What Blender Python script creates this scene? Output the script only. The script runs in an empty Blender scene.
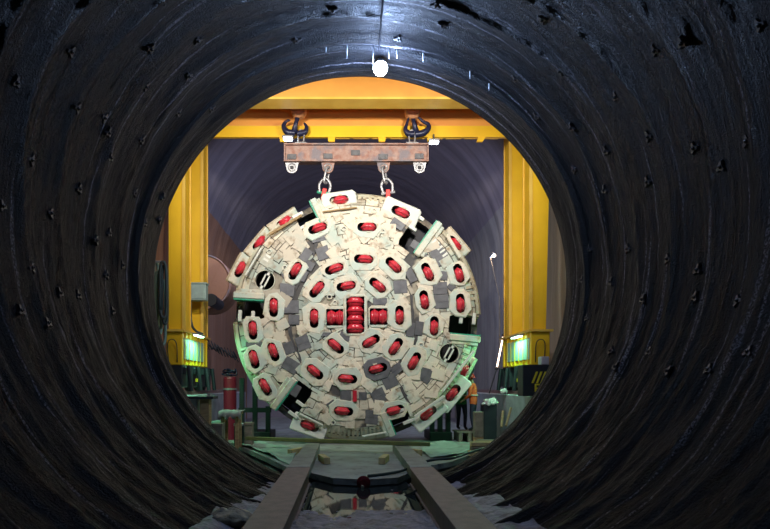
import bpy, bmesh, math, random
from mathutils import Vector, Matrix, noise
random.seed(7)
PI = math.pi
C = bpy.context.scene.collection
F = 770 * 28 / 36.0
CX, CZ = -0.246, -1.93          # camera x and z, camera stands at y = 0
R = 3.9                          # tunnel radius, axis along y through x = z = 0
YO = 11.34                       # where the tunnel opens into the cavern
YH = 17.86                       # cutterhead face
PX = YH / F                      # metres per picture pixel at the head
SLAB = -3.71

def P(px, py, D):
    return Vector((CX + (px - 347) * D / F, D, CZ - (py - 385) * D / F))
def PF(px, py, z):
    D = (CZ - z) * F / (py - 385)
    return P(px, py, D)

# ------------------------------------------------------------------ materials
def mat(name, col, rough=.6, metal=0., col2=None, scale=4., lo=.35, hi=.65, bump=0., bscale=30., col3=None, s3=1.5, l3=.5, h3=.62, rough2=None, emit=None, estr=0., island=0., spec=.5, stretch=None):
    m = bpy.data.materials.new(name); m.use_nodes = True
    nt = m.node_tree; N = nt.nodes; L = nt.links
    b = N['Principled BSDF']
    b.inputs['Roughness'].default_value = rough; b.inputs['Metallic'].default_value = metal
    b.inputs['Base Color'].default_value = (*col, 1); b.inputs['Specular IOR Level'].default_value = spec
    tc = N.new('ShaderNodeTexCoord'); src = tc.outputs['Object']
    if stretch:
        mp = N.new('ShaderNodeMapping'); mp.inputs['Scale'].default_value = stretch
        L.new(src, mp.inputs['Vector']); src = mp.outputs['Vector']
    def ramp(sc, a, c, det=6):
        n = N.new('ShaderNodeTexNoise'); n.inputs['Scale'].default_value = sc; n.inputs['Detail'].default_value = det
        L.new(src, n.inputs['Vector'])
        r = N.new('ShaderNodeMapRange'); r.inputs['From Min'].default_value = a; r.inputs['From Max'].default_value = c
        L.new(n.outputs['Fac'], r.inputs['Value']); return r.outputs['Result']
    cur = None
    def mix(fac, a, bcol):
        x = N.new('ShaderNodeMix'); x.data_type = 'RGBA'
        if hasattr(fac, 'links') or not isinstance(fac, float): L.new(fac, x.inputs['Factor'])
        if isinstance(a, tuple): x.inputs['A'].default_value = (*a, 1)
        else: L.new(a, x.inputs['A'])
        if isinstance(bcol, tuple): x.inputs['B'].default_value = (*bcol, 1)
        else: L.new(bcol, x.inputs['B'])
        return x.outputs['Result']
    if col2:
        f = ramp(scale, lo, hi); cur = mix(f, col, col2)
        if rough2 is not None:
            r = N.new('ShaderNodeMapRange'); r.inputs['To Min'].default_value = rough; r.inputs['To Max'].default_value = rough2
            L.new(f, r.inputs['Value']); L.new(r.outputs['Result'], b.inputs['Roughness'])
    if col3:
        cur = mix(ramp(s3, l3, h3), cur if cur else col, col3)
    if island:
        g = N.new('ShaderNodeNewGeometry'); hs = N.new('ShaderNodeHueSaturation')
        r = N.new('ShaderNodeMapRange'); r.inputs['To Min'].default_value = 1 - island; r.inputs['To Max'].default_value = 1 + island * .4
        L.new(g.outputs['Random Per Island'], r.inputs['Value']); L.new(r.outputs['Result'], hs.inputs['Value'])
        if cur: L.new(cur, hs.inputs['Color'])
        else: hs.inputs['Color'].default_value = (*col, 1)
        cur = hs.outputs['Color']
    if cur: L.new(cur, b.inputs['Base Color'])
    if bump:
        n = N.new('ShaderNodeTexNoise'); n.inputs['Scale'].default_value = bscale; n.inputs['Detail'].default_value = 5
        L.new(src, n.inputs['Vector'])
        bp = N.new('ShaderNodeBump'); bp.inputs['Strength'].default_value = bump; bp.inputs['Distance'].default_value = .03
        L.new(n.outputs['Fac'], bp.inputs['Height']); L.new(bp.outputs['Normal'], b.inputs['Normal'])
    if emit:
        b.inputs['Emission Color'].default_value = (*emit, 1); b.inputs['Emission Strength'].default_value = estr
    return m

def shotcrete(name, base, base2, glint, rough=.42, amt=.0, bump=.9, bs=38, wet=.25, spec=.4, dist=.035):
    """sprayed concrete: grain, bands that run round the bore, thin pale streaks painted as wet glints"""
    m = bpy.data.materials.new(name); m.use_nodes = True
    nt = m.node_tree; N = nt.nodes; L = nt.links; b = N['Principled BSDF']; b.inputs['Specular IOR Level'].default_value = spec
    tc = N.new('ShaderNodeTexCoord'); sp = N.new('ShaderNodeSeparateXYZ'); L.new(tc.outputs['Object'], sp.inputs[0])
    at = N.new('ShaderNodeMath'); at.operation = 'ARCTAN2'; L.new(sp.outputs['X'], at.inputs[0]); L.new(sp.outputs['Z'], at.inputs[1])
    ab = N.new('ShaderNodeMath'); ab.operation = 'MULTIPLY'; ab.inputs[1].default_value = 1.0; L.new(at.outputs[0], ab.inputs[0])
    cb = N.new('ShaderNodeCombineXYZ'); L.new(ab.outputs[0], cb.inputs[0]); L.new(sp.outputs['Y'], cb.inputs[1])
    def nz(vec, scale, det=6, rough=.6, st=None):
        if st:
            mp = N.new('ShaderNodeMapping'); mp.inputs['Scale'].default_value = st; L.new(vec, mp.inputs['Vector']); vec = mp.outputs['Vector']
        n = N.new('ShaderNodeTexNoise'); n.inputs['Scale'].default_value = scale; n.inputs['Detail'].default_value = det; n.inputs['Roughness'].default_value = rough
        L.new(vec, n.inputs['Vector']); return n.outputs['Fac']
    def mr(v, a, c, d=0., e=1.):
        r = N.new('ShaderNodeMapRange'); r.inputs['From Min'].default_value = a; r.inputs['From Max'].default_value = c
        r.inputs['To Min'].default_value = d; r.inputs['To Max'].default_value = e; L.new(v, r.inputs['Value']); return r.outputs['Result']
    def mix(f, a, c):
        x = N.new('ShaderNodeMix'); x.data_type = 'RGBA'; L.new(f, x.inputs['Factor'])
        for k, v in (('A', a), ('B', c)):
            if isinstance(v, tuple): x.inputs[k].default_value = (*v, 1)
            else: L.new(v, x.inputs[k])
        return x.outputs['Result']
    band = nz(cb.outputs[0], 1., 5, .6, (.8, 3.2, 1))
    col = mix(mr(band, .35, .65), base, base2)
    if amt > 0:
        st = nz(cb.outputs[0], 1., 2, .5, (.8, 11., 1))
        grain = nz(tc.outputs['Object'], 45., 3)
        mu = N.new('ShaderNodeMath'); mu.operation = 'MULTIPLY'
        L.new(mr(st, .625, .66, 0, amt), mu.inputs[0]); L.new(mr(grain, .45, .6), mu.inputs[1])
        col = mix(mu.outputs[0], col, glint)  # speckled pale streaks paint lamp glints on wet ridges into the colour
    L.new(col, b.inputs['Base Color'])
    L.new(mr(nz(cb.outputs[0], 1., 4, .6, (1.2, 5., 1)), .35, .65, rough - wet, rough + wet * .5), b.inputs['Roughness'])
    g1 = nz(tc.outputs['Object'], bs, 6, .65); g2 = nz(cb.outputs[0], 1., 6, .65, (2.2, 14., 1))
    ad = N.new('ShaderNodeMath'); ad.operation = 'ADD'; L.new(g1, ad.inputs[0]); L.new(g2, ad.inputs[1])
    bp = N.new('ShaderNodeBump'); bp.inputs['Strength'].default_value = bump; bp.inputs['Distance'].default_value = dist
    L.new(ad.outputs[0], bp.inputs['Height']); L.new(bp.outputs['Normal'], b.inputs['Normal'])
    return m

M = {}
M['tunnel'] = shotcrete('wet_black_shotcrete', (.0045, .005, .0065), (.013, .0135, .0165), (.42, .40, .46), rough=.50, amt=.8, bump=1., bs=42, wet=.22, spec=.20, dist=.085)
M['cavern'] = shotcrete('grey_shotcrete', (.21, .19, .215), (.29, .26, .29), (.3, .3, .3), rough=.7, amt=.0, bump=.5, bs=10, wet=.1)
M['cavern_brown'] = shotcrete('brown_shotcrete', (.34, .17, .095), (.44, .25, .16), (.3, .3, .3), rough=.75, amt=.0, bump=.5, bs=10, wet=.1)
M['cavern_grey'] = shotcrete('pale_shotcrete', (.26, .25, .235), (.36, .35, .33), (.3, .3, .3), rough=.8, bump=.6, bs=12, wet=.05)
M['mud'] = mat('wet_mud', (.07, .068, .08), .32, col2=(.34, .33, .38), scale=4, bump=1., bscale=16, rough2=.55, stretch=(1, 2.2, 1))  # pale bluish second tone puts wet highlights into the mud colour
M['water'] = mat('puddle_water', (.02, .025, .024), .03, spec=.6)
M['slab'] = mat('slab_concrete', (.36, .40, .36), .6, col2=(.24, .25, .22), scale=1.6, bump=.5, bscale=9, col3=(.14, .14, .12), s3=3.5, l3=.58, h3=.7)
M['plinth'] = mat('plinth_concrete', (.42, .46, .48), .75, col2=(.30, .33, .34), scale=2.5, bump=.3, bscale=14)
M['rail_steel'] = mat('brown_rail_steel', (.27, .175, .155), .5, .0, col2=(.19, .125, .115), scale=6, bump=.3, bscale=60)
M['rail_pale'] = mat('worn_plate_steel', (.30, .31, .28), .55, .1, col2=(.20, .20, .18), scale=3, bump=.3, bscale=20)
M['yellow'] = mat('crane_yellow', (.92, .55, .015), .45, col2=(.82, .47, .015), scale=1.2, lo=.4, hi=.7)
M['orange'] = mat('crane_orange', (.90, .40, .07), .5, col2=(.78, .31, .06), scale=1.0, lo=.35, hi=.7)
M['flange'] = mat('crane_flange_yellow', (.85, .56, .10), .45, col2=(.75, .45, .06), scale=2)
M['cream'] = mat('cream_painted_steel', (.68, .61, .46), .55, col2=(.50, .58, .49), scale=1.6, lo=.42, hi=.6, bump=.3, bscale=25, col3=(.40, .31, .19), s3=5, l3=.54, h3=.72, island=.12)
M['tile'] = mat('wear_tile_steel', (.72, .64, .49), .6, col2=(.48, .55, .46), scale=1.3, lo=.45, hi=.6, bump=.25, bscale=30, col3=(.36, .27, .17), s3=5, l3=.54, h3=.72, island=.38)
M['face'] = mat('head_face_steel', (.17, .13, .09), .7, col2=(.42, .38, .28), scale=3, bump=.3, bscale=20, col3=(.07, .065, .06), s3=1.2, l3=.50, h3=.56)
M['rimcream'] = mat('rim_ochre_steel', (.58, .50, .34), .6, col2=(.50, .52, .40), scale=2, bump=.2, bscale=25, col3=(.30, .22, .12), s3=5, l3=.56, h3=.7)
M['white'] = mat('white_painted_steel', (.74, .72, .62), .5, col2=(.62, .66, .58), scale=3)
M['grey'] = mat('grey_wear_plate', (.15, .15, .155), .55, .2, col2=(.10, .10, .105), scale=5, bump=.2, bscale=30, island=.25)
M['dark'] = mat('dark_steel', (.025, .025, .03), .6, .2, col2=(.04, .04, .045), scale=4)
M['seam'] = mat('seam_steel', (.045, .043, .045), .65, .1, col2=(.09, .085, .08), scale=8)
M['green'] = mat('green_paint', (.03, .30, .17), .5, col2=(.05, .40, .26), scale=5)
M['red'] = mat('red_cutter_steel', (.66, .035, .055), .28, .0, col2=(.48, .02, .04), scale=6, bump=.1, bscale=40)
M['redlug'] = mat('red_lug', (.70, .05, .04), .45)
M['rust'] = mat('rusty_beam_steel', (.30, .15, .11), .75, col2=(.40, .27, .22), scale=7, bump=.4, bscale=30, col3=(.22, .19, .20), s3=2.2)
M['galv'] = mat('galvanised_steel', (.50, .50, .50), .4, .6, col2=(.35, .35, .36), scale=9)
M['blue'] = mat('blue_black_hook', (.012, .016, .05), .4, .1)
M['black'] = mat('black_machine', (.012, .016, .022), .45, col2=(.02, .026, .032), scale=3)
M['wood'] = mat('raw_timber', (.40, .28, .13), .8, col2=(.26, .17, .08), scale=5, stretch=(1, 1, 5), bump=.3, bscale=20)
M['greywood'] = mat('weathered_timber', (.24, .21, .16), .85, col2=(.14, .12, .09), scale=5, bump=.3, bscale=20)
M['wedge'] = mat('fresh_timber', (.70, .55, .26), .8, col2=(.52, .38, .17), scale=9)
M['olive'] = mat('olive_timber', (.20, .22, .06), .7, col2=(.13, .16, .05), scale=4)
M['hose'] = mat('dark_hose', (.03, .05, .045), .45)
M['cable'] = mat('black_cable', (.006, .006, .008), .95, spec=.05)
M['palehose'] = mat('pale_green_hose', (.22, .34, .28), .5)
M['box'] = mat('pale_green_enclosure', (.36, .48, .42), .5, col2=(.28, .38, .34), scale=6)
M['cloth'] = mat('white_cloth', (.50, .46, .46), .85, bump=.4, bscale=20)
M['maroon'] = mat('maroon_paint', (.22, .012, .03), .5)
M['redcap'] = mat('dark_red_cap', (.20, .015, .02), .5)
M['stone'] = mat('pale_rubble', (.62, .54, .34), .85, col2=(.22, .2, .16), scale=8, bump=.6, bscale=25)
M['hazy'] = mat('hazard_yellow', (.75, .62, .03), .5)
M['skin'] = mat('skin', (.45, .25, .17), .6)
M['orangecloth'] = mat('orange_workwear', (.75, .13, .03), .8, col2=(.6, .09, .03), scale=9)
M['greencloth'] = mat('green_workwear', (.05, .22, .06), .8, col2=(.03, .16, .05), scale=9)
M['navy'] = mat('navy_workwear', (.02, .02, .045), .85)
M['helmet'] = mat('red_helmet', (.55, .02, .02), .3)
M['darkhelmet'] = mat('dark_green_helmet', (.02, .09, .05), .35)
M['reflect'] = mat('reflective_band', (.6, .6, .5), .4)
M['bolt'] = mat('bolt_plate_steel', (.03, .03, .035), .42, .3, col2=(.06, .06, .065), scale=14)
M['copper'] = mat('copper_sheave', (.60, .28, .13), .5)
M['darkgreen'] = mat('dark_green_frame', (.010, .022, .02), .6, col2=(.006, .012, .012), scale=3)
def emat(n, c, s): return mat(n, c, emit=c, estr=s)
M['E_blue'] = emat('lamp_glow_blue_white', (.82, .90, 1.), 60)
M['E_flood'] = emat('flood_glow', (.75, .9, 1.), 14)
M['E_green'] = emat('greenish_tube_glow', (.55, 1., .68), 7)
M['E_warm'] = emat('warm_glow', (1., .78, .6), 14)
M['E_tube'] = emat('warm_tube_glow', (1., .72, .55), 4.5)
M['sheet'] = mat('mint_ground_sheet', (.40, .55, .45), .5, col2=(.27, .38, .31), scale=2.5, bump=.5, bscale=8, col3=(.16, .17, .14), s3=4, l3=.6, h3=.75)
M['drip'] = mat('water_drip', (.75, .8, .85), .15)

# ------------------------------------------------------------------ helpers
def link(o): C.objects.link(o); return o
def obj(name, bm, m, parent=None, smooth=False, loc=None, rot=None, local=False):
    """bm in world coordinates (unless local); an object with a parent is shifted into the parent's frame"""
    bmesh.ops.recalc_face_normals(bm, faces=bm.faces)
    me = bpy.data.meshes.new(name); bm.to_mesh(me); bm.free()
    for k in (m if isinstance(m, (list, tuple)) else [m]): me.materials.append(M[k])
    if smooth:
        for p in me.polygons: p.use_smooth = True
    o = link(bpy.data.objects.new(name, me))
    if parent is not None:
        o.parent = parent
        if not local: me.transform(Matrix.Translation(-worldloc(parent)))
    elif not local and loc is None:                 # top-level mesh: give it an origin at its base
        vs = me.vertices
        if len(vs):
            c = Vector((sum(v.co.x for v in vs), sum(v.co.y for v in vs), 0)) / len(vs); c.z = min(v.co.z for v in vs)
            if not name.startswith(('wall', 'floor', 'ceiling')):
                me.transform(Matrix.Translation(-c)); o.location = c
    if loc is not None: o.location = loc
    if rot is not None: o.rotation_euler = rot
    return o
def worldloc(o):
    v = Vector(o.location)
    while o.parent: o = o.parent; v += o.location
    return v
def tag(o, label, cat, group=None, kind=None):
    o['label'] = label; o['category'] = cat
    if group: o['group'] = group
    if kind: o['kind'] = kind
    return o
def thing(name, label, cat, loc, group=None):
    o = link(bpy.data.objects.new(name, None)); o.location = loc; o.empty_display_size = .2
    return tag(o, label, cat, group)
def struct(name, bm, m, **k):
    o = obj(name, bm, m, **k); o['kind'] = 'structure'; return o

def box(bm, c, s, rot=None, bev=0., mi=0):
    mt = Matrix.Translation(Vector(c))
    if rot is not None: mt = mt @ (rot if isinstance(rot, Matrix) else Matrix.Rotation(rot, 4, 'Y'))
    r = bmesh.ops.create_cube(bm, size=1, matrix=mt @ Matrix.Diagonal((*s, 1)))
    fs = list({f for v in r['verts'] for f in v.link_faces})
    for f in fs: f.material_index = mi
    if bev:
        es = list({e for v in r['verts'] for e in v.link_edges})
        bmesh.ops.bevel(bm, geom=es, offset=bev, segments=1, affect='EDGES')
def box2(bm, a, b, **k):
    a = Vector(a); b = Vector(b); box(bm, (a + b) / 2, [abs(x) for x in (b - a)], **k)
def frame(d):
    d = Vector(d).normalized(); up = Vector((0, 0, 1)) if abs(d.z) < .9 else Vector((1, 0, 0))
    x = d.cross(up).normalized(); return x, d.cross(x)
def tube(bm, pts, r, n=10, cap=True, mi=0):
    pts = [Vector(p) for p in pts]; rs = r if isinstance(r, (list, tuple)) else [r] * len(pts)
    rings = []; x = None
    for i, p in enumerate(pts):
        d = (pts[min(i + 1, len(pts) - 1)] - pts[max(i - 1, 0)]).normalized()
        if x is None: x, y = frame(d)
        else:
            x = (x - d * x.dot(d)).normalized(); y = d.cross(x)
        rings.append([bm.verts.new(p + (x * math.cos(2 * PI * k / n) + y * math.sin(2 * PI * k / n)) * rs[i]) for k in range(n)])
    for a, b in zip(rings, rings[1:]):
        for k in range(n):
            f = bm.faces.new((a[k], a[(k + 1) % n], b[(k + 1) % n], b[k])); f.material_index = mi
    if cap:
        for q in (rings[0], rings[-1]): bm.faces.new(q).material_index = mi
def smoothpts(pts, sub=5):
    pts = [Vector(p) for p in pts]; out = []
    for i in range(len(pts) - 1):
        p0 = pts[max(i - 1, 0)]; p1 = pts[i]; p2 = pts[i + 1]; p3 = pts[min(i + 2, len(pts) - 1)]
        for k in range(sub):
            t = k / sub
            out.append(.5 * ((2 * p1) + (p2 - p0) * t + (2 * p0 - 5 * p1 + 4 * p2 - p3) * t * t + (3 * p1 - p0 - 3 * p2 + p3) * t ** 3))
    return out + [pts[-1]]
def ring(bm, c, axis, R0, r, n=28, m=8, a0=0, a1=2 * PI):
    x, y = frame(axis); full = abs(a1 - a0 - 2 * PI) < 1e-4
    pts = [Vector(c) + (x * math.cos(a0 + (a1 - a0) * k / n) + y * math.sin(a0 + (a1 - a0) * k / n)) * R0 for k in range(n + 1)]
    tube(bm, pts, r, m, cap=not full)
def prism(bm, poly, y0, y1, mi=0):
    """poly: list of (x, z); extruded along y"""
    a = [bm.verts.new((x, y0, z)) for x, z in poly]; b = [bm.verts.new((x, y1, z)) for x, z in poly]
    fs = [bm.faces.new(a), bm.faces.new(b[::-1])]
    for k in range(len(a)): fs.append(bm.faces.new((a[k], b[k], b[(k + 1) % len(a)], a[(k + 1) % len(a)])))
    for f in fs: f.material_index = mi
def slabpoly(bm, pts, z0, z1):
    a = [bm.verts.new((p[0], p[1], z1)) for p in pts]; b = [bm.verts.new((p[0], p[1], z0)) for p in pts]
    bm.faces.new(a); bm.faces.new(b[::-1])
    for k in range(len(a)): bm.faces.new((a[k], b[k], b[(k + 1) % len(a)], a[(k + 1) % len(a)]))
def lathe(bm, prof, c=(0, 0, 0), axis='Z', n=24, mi=0):
    """prof: (r, h) pairs"""
    rings = []
    for r, h in prof:
        if r < 1e-6: rings.append([bm.verts.new((0, 0, h))]); continue
        rings.append([bm.verts.new((r * math.cos(2 * PI * k / n), r * math.sin(2 * PI * k / n), h)) for k in range(n)])
    vs = [v for q in rings for v in q]
    for a, b in zip(rings, rings[1:]):
        for k in range(n):
            if len(a) == 1 and len(b) == 1: continue
            if len(a) == 1: f = bm.faces.new((a[0], b[k], b[(k + 1) % n]))
            elif len(b) == 1: f = bm.faces.new((a[k], a[(k + 1) % n], b[0]))
            else: f = bm.faces.new((a[k], a[(k + 1) % n], b[(k + 1) % n], b[k]))
            f.material_index = mi
    for q in (rings[0], rings[-1]):
        if len(q) > 1: bm.faces.new(q).material_index = mi
    if axis == 'X': mt = Matrix.Rotation(PI / 2, 4, 'Y')
    elif axis == 'Y': mt = Matrix.Rotation(-PI / 2, 4, 'X')
    elif isinstance(axis, Matrix): mt = axis
    else: mt = Matrix.Identity(4)
    mt = Matrix.Translation(Vector(c)) @ mt
    for v in vs: v.co = mt @ v.co
def fb(x, y, z, o=4): return noise.fractal(Vector((x, y, z)), .9, 2.1, o)

# ------------------------------------------------------------------ tunnel bore
def tunnel_r(th, y):
    """th = 0 at the crown, +-pi at the invert; bore radius with sprayed rings"""
    cx, cz = math.sin(th), math.cos(th)
    w = .55 * noise.noise(Vector((cx * 1.3, cz * 1.3, y * .3 + 5)))
    ph = (y + w) / .86
    t = ph - math.floor(ph)
    rid = abs(t - .5) * 2
    r = 3.93 - .045 * (rid ** 2) * (1 + .8 * noise.noise(Vector((cx * 2, cz * 2, y * 1.1))))
    if y < 10.42: r += .06
    lp = max(0., noise.noise(Vector((cx * 1.7, cz * 1.7, math.floor(ph + .5) * 3.7))) + .25)
    r -= .045 * lp * math.exp(-((rid - 1) / .10) ** 2)
    low = min(1., max(0., (-cz - .05) / .45))
    r += .018 * fb(th * 1.1 + 9, y * .9, 1.)
    n2 = fb(th * (1.6), y * 3.4, 4.2, 5)
    r += (.018 + .055 * low) * n2
    r += .015 * fb(cx * 14, y * 9, cz * 14, 3)
    if y > 10.9: r = r * .0 + 3.90 + (r - 3.9) * max(0.15, (11.34 - y) / .44)
    return r
bm = bmesh.new()
ys = [-3.5 + .35 * k for k in range(16)]
while ys[-1] < YO - .001: ys.append(min(YO, ys[-1] + .032))
NA = 480; rows = []
for y in ys:
    row = []
    for k in range(NA):
        th = -PI + 2 * PI * k / NA
        r = tunnel_r(th, y)
        x, z = r * math.sin(th), r * math.cos(th)
        if abs(x) < 1.15 and z < 0: z -= .13 * (1 - (x / 1.15) ** 2) * 1.2
        row.append(bm.verts.new((x, y, z)))
    rows.append(row)
for a, b in zip(rows, rows[1:]):
    for k in range(NA): bm.faces.new((a[k], a[(k + 1) % NA], b[(k + 1) % NA], b[k]))
# outside shell so the bore has thickness where it opens, and the cavern front wall around it
out = [[bm.verts.new((4.3 * math.sin(-PI + 2 * PI * k / NA), y, 4.3 * math.cos(-PI + 2 * PI * k / NA))) for k in range(NA)] for y in (YO, -3.5)]
for a, b in ((rows[-1], out[0]), (out[0], out[1]), (out[1], rows[0])):
    for k in range(NA): bm.faces.new((a[k], a[(k + 1) % NA], b[(k + 1) % NA], b[k]))
struct('wall_tunnel', bm, 'tunnel', smooth=True)

# tunnel invert: wet mud between and beside the rails
def mud_z(x, y):
    base = -3.845 + .10 * max(0, abs(x) - .75) ** 1.3 + .03 * fb(x * 1.3, y * .7, 3) + .034 * fb(x * 6, y * 3, 8)
    pud = math.exp(-((y - 10.1) / 1.35) ** 2)
    lin = -math.sqrt(15.76 - x * x) + .04 + .07 * fb(x * 2.5, y * 1.1, 5) - .22 * max(0, abs(x) - 1.5)
    base = max(base, lin) if abs(x) > 1.05 else base
    return base - .05 * pud * (abs(x) < 1.05) - (.02 if y > 9.2 else 0) + .045 * max(0, (9.2 - y)) ** .5
bm = bmesh.new(); g = []
nx, ny = 150, 360
for j in range(ny):
    y = -1 + (YO + .3 + 1) * j / (ny - 1)
    g.append([bm.verts.new((-1.9 + 3.8 * i / (nx - 1), y, mud_z(-1.9 + 3.8 * i / (nx - 1), y))) for i in range(nx)])
for j in range(ny - 1):
    for i in range(nx - 1): bm.faces.new((g[j][i], g[j][i + 1], g[j + 1][i + 1], g[j + 1][i]))
struct('floor_tunnel', bm, 'mud', smooth=True)
bm = bmesh.new(); box2(bm, (-.93, 8.2, -3.87), (.93, 11.9, -3.853))
tag(obj('puddle', bm, 'water'), 'shallow dark puddle between the rails mirroring the cutterhead', 'puddle', kind='stuff')

# ------------------------------------------------------------------ cavern
HW = 6.25; SP = 3.2; YB = 36.
def cav_section():
    pts = [(HW, -4.1), (HW, -3.)]
    z = -2.2
    while z < SP: pts.append((HW, z)); z += .5
    for k in range(49):
        a = PI * k / 48; pts.append((HW * math.cos(a), SP + HW * math.sin(a)))
    return pts + [(-x, z) for x, z in pts[:-49][::-1]]
sec = cav_section()
def cav_disp(x, y, z):
    return .05 * abs((((y + .5 * fb(x * .3, y * .2, z * .3)) / 1.3) % 1) - .5) + .05 * fb(x * .8, y * 1.4, z * .8)
def cav_mesh(sel, y0=YO + .3, y1=YB):
    bm = bmesh.new(); rows = []; n = 110
    for j in range(n):
        y = y0 + (y1 - y0) * j / (n - 1); row = []
        for x, z in sel:
            d = Vector((x, 0, max(0, z - SP))).normalized(); q = -cav_disp(x, y, z)
            row.append(bm.verts.new((x + d.x * q, y, z + d.z * q)))
        rows.append(row)
    for a, b in zip(rows, rows[1:]):
        for k in range(len(sel) - 1): bm.faces.new((a[k], a[k + 1], b[k + 1], b[k]))
    return bm
i0 = next(i for i, p in enumerate(sec) if p[1] > 5.2); i1 = len(sec) - 1 - i0
struct('wall_right', cav_mesh(sec[:i0 + 1]), 'cavern_grey', smooth=True)
struct('ceiling', cav_mesh(sec[i0:i1 + 1]), 'cavern', smooth=True)
struct('wall_left', cav_mesh(sec[i1:]), 'cavern_brown', smooth=True)
bm = bmesh.new(); prism(bm, [(x * 1.02, z) for x, z in sec], YB - .05, YB + .3); struct('wall_back', bm, 'cavern')
# the front wall of the cavern with the bore cut through it
bm = bmesh.new(); ins = []; outv = []; n = 96
for k in range(n):
    a = 2 * PI * k / n; s, c = math.sin(a), math.cos(a)
    ins.append([bm.verts.new((4.25 * s, y, 4.25 * c)) for y in (YO - .35, YO + .32)])
    t = 12.
    outv.append([bm.verts.new((t * s, y, t * c)) for y in (YO - .35, YO + .32)])
for k in range(n):
    q = (k + 1) % n
    bm.faces.new((ins[k][1], ins[q][1], outv[q][1], outv[k][1])); bm.faces.new((ins[k][0], ins[q][0], outv[q][0], outv[k][0]))
    bm.faces.new((ins[k][0], ins[q][0], ins[q][1], ins[k][1])); bm.faces.new((outv[k][0], outv[q][0], outv[q][1], outv[k][1]))
struct('wall_front', bm, 'cavern')
# ground: low dark ground plus the pale slab that stops short of the bore
bm = bmesh.new(); g = []
for j in range(60):
    y = YO + .33 + (YB - YO) * (j / 59) ** 1.5
    g.append([bm.verts.new((-6.4 + 12.8 * i / 59, y, -3.93 + .04 * fb(i * .3, y, 1))) for i in range(60)])
for j in range(59):
    for i in range(59): bm.faces.new((g[j][i], g[j][i + 1], g[j + 1][i + 1], g[j + 1][i]))
struct('floor', bm, 'mud', smooth=True)
edge = [(226, 441.5), (246, 448.5), (270, 459), (293, 470), (301, 466), (312, 473), (333, 478), (365, 479.5), (398, 477.5), (414, 470.5), (424, 466.5), (450, 462), (474, 453.5), (497, 445)]
pts = [PF(x, y, SLAB) for x, y in edge]
pts = [Vector((-4.7, pts[0].y, 0))] + pts + [Vector((4.7, pts[-1].y, 0)), Vector((4.9, 33, 0)), Vector((-4.9, 33, 0))]
bm = bmesh.new(); slabpoly(bm, [(p.x, p.y) for p in pts], SLAB - .12, SLAB)
struct('floor_slab', bm, 'slab')

# ------------------------------------------------------------------ rock bolts
bolts = [(72,52),(75,107),(18,83),(105,118),(151,49),(145,86),(199,42),(210,107),(189,76),(179,113),(32,160),(51,213),(80,189),(109,157),(92,240),(30,268),
 (110,233),(122,265),(142,222),(135,193),(4,206),(156,219),(560,71),(536,117),(573,127),(614,98),(606,151),(573,170),(604,190),(647,182),(650,136),(554,196),(523,146),
 (570,254),(590,249),(627,249),(612,282),(584,280),(645,300),(667,259),(697,270),(693,297),(588,318),(656,50),(684,42),(757,26),(694,148),(721,167),(748,141),
 (297,40),(333,11),(398,39),(442,26),(436,4),(516,78),(542,20),(562,341),(611,351),(620,369),(647,351),(667,371),(707,369),(61,293),(79,295),(114,311),(107,275),(45,324),(20,311),(107,132),(142,140),(160,196),(735,300),(748,352)]
def make_bolt():
    bm = bmesh.new()
    tri = []
    for k in range(3):
        a = 2 * PI * k / 3 + PI / 2
        for da, rr in ((-.95, .055), (-.22, .125), (.22, .125)): tri.append((rr * math.cos(a + da), rr * math.sin(a + da)))
    a = [bm.verts.new((x, y, 0)) for x, y in tri]; b = [bm.verts.new((x * .8, y * .8, .035)) for x, y in tri]
    bm.faces.new(b)
    for k in range(9): bm.faces.new((a[k], a[(k + 1) % 9], b[(k + 1) % 9], b[k]))
    bm.faces.new(a[::-1])
    return bm
first = None
def zone(p):
    th = math.degrees(math.atan2(p.x, p.z))
    return ('on the crown' if abs(th) < 25 else 'high on the %s haunch' if abs(th) < 60 else 'on the %s wall' if abs(th) < 100 else 'low on the %s wall') .replace('%s', 'left' if p.x < 0 else 'right')
used = {}
for bx, by in bolts:
    d = P(bx, by, 1.) - Vector((CX, 0, CZ)); o_ = Vector((CX, 0, CZ))
    rr = 3.97; A = d.x ** 2 + d.z ** 2; B = 2 * (o_.x * d.x + o_.z * d.z); CC = o_.x ** 2 + o_.z ** 2 - rr * rr
    t = (-B + math.sqrt(B * B - 4 * A * CC)) / (2 * A); p = o_ + d * t
    if p.y > YO - .15 or p.y < 1: continue
    th = math.atan2(p.x, p.z); r = tunnel_r(th, p.y) + .004
    loc = Vector((r * math.sin(th), p.y, r * math.cos(th)))
    nrm = Vector((-math.sin(th), 0, -math.cos(th)))
    q = nrm.to_track_quat('Z', 'Y') @ Matrix.Rotation(random.uniform(-.5, .5), 3, 'Z').to_quaternion()
    if first is None:
        first = [obj('rock_bolt', bmesh.new(), 'bolt', local=True), None]
        bpy.data.objects.remove(first[0])
        root = obj('rock_bolt', make_bolt(), 'bolt', local=True)
        bm = bmesh.new(); lathe(bm, [(0, .03), (.034, .03), (.034, .055), (.015, .058), (.015, .075), (0, .075)], n=6)
        nut = obj('bolt_nut', bm, 'bolt', root, local=True); first = [root, nut]; o = root
    else:
        o = first[0].copy(); C.objects.link(o); c = first[1].copy(); C.objects.link(c); c.parent = o
    o.location = loc; o.rotation_mode = 'QUATERNION'; o.rotation_quaternion = q; o.scale = [min(.74, .38 + .045 * loc.y)] * 3
    dep = 'beside the tunnel mouth' if p.y > 9.6 else 'just inside the mouth' if p.y > 7.6 else 'in mid tunnel' if p.y > 6 else 'nearest the viewer'
    lab = 'dark three-pointed rock bolt plate %s, %s' % (zone(loc), dep)
    tag(o, lab, 'rock bolt', lab.replace('dark three-pointed ', '').replace('plate', 'plates'))

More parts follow.
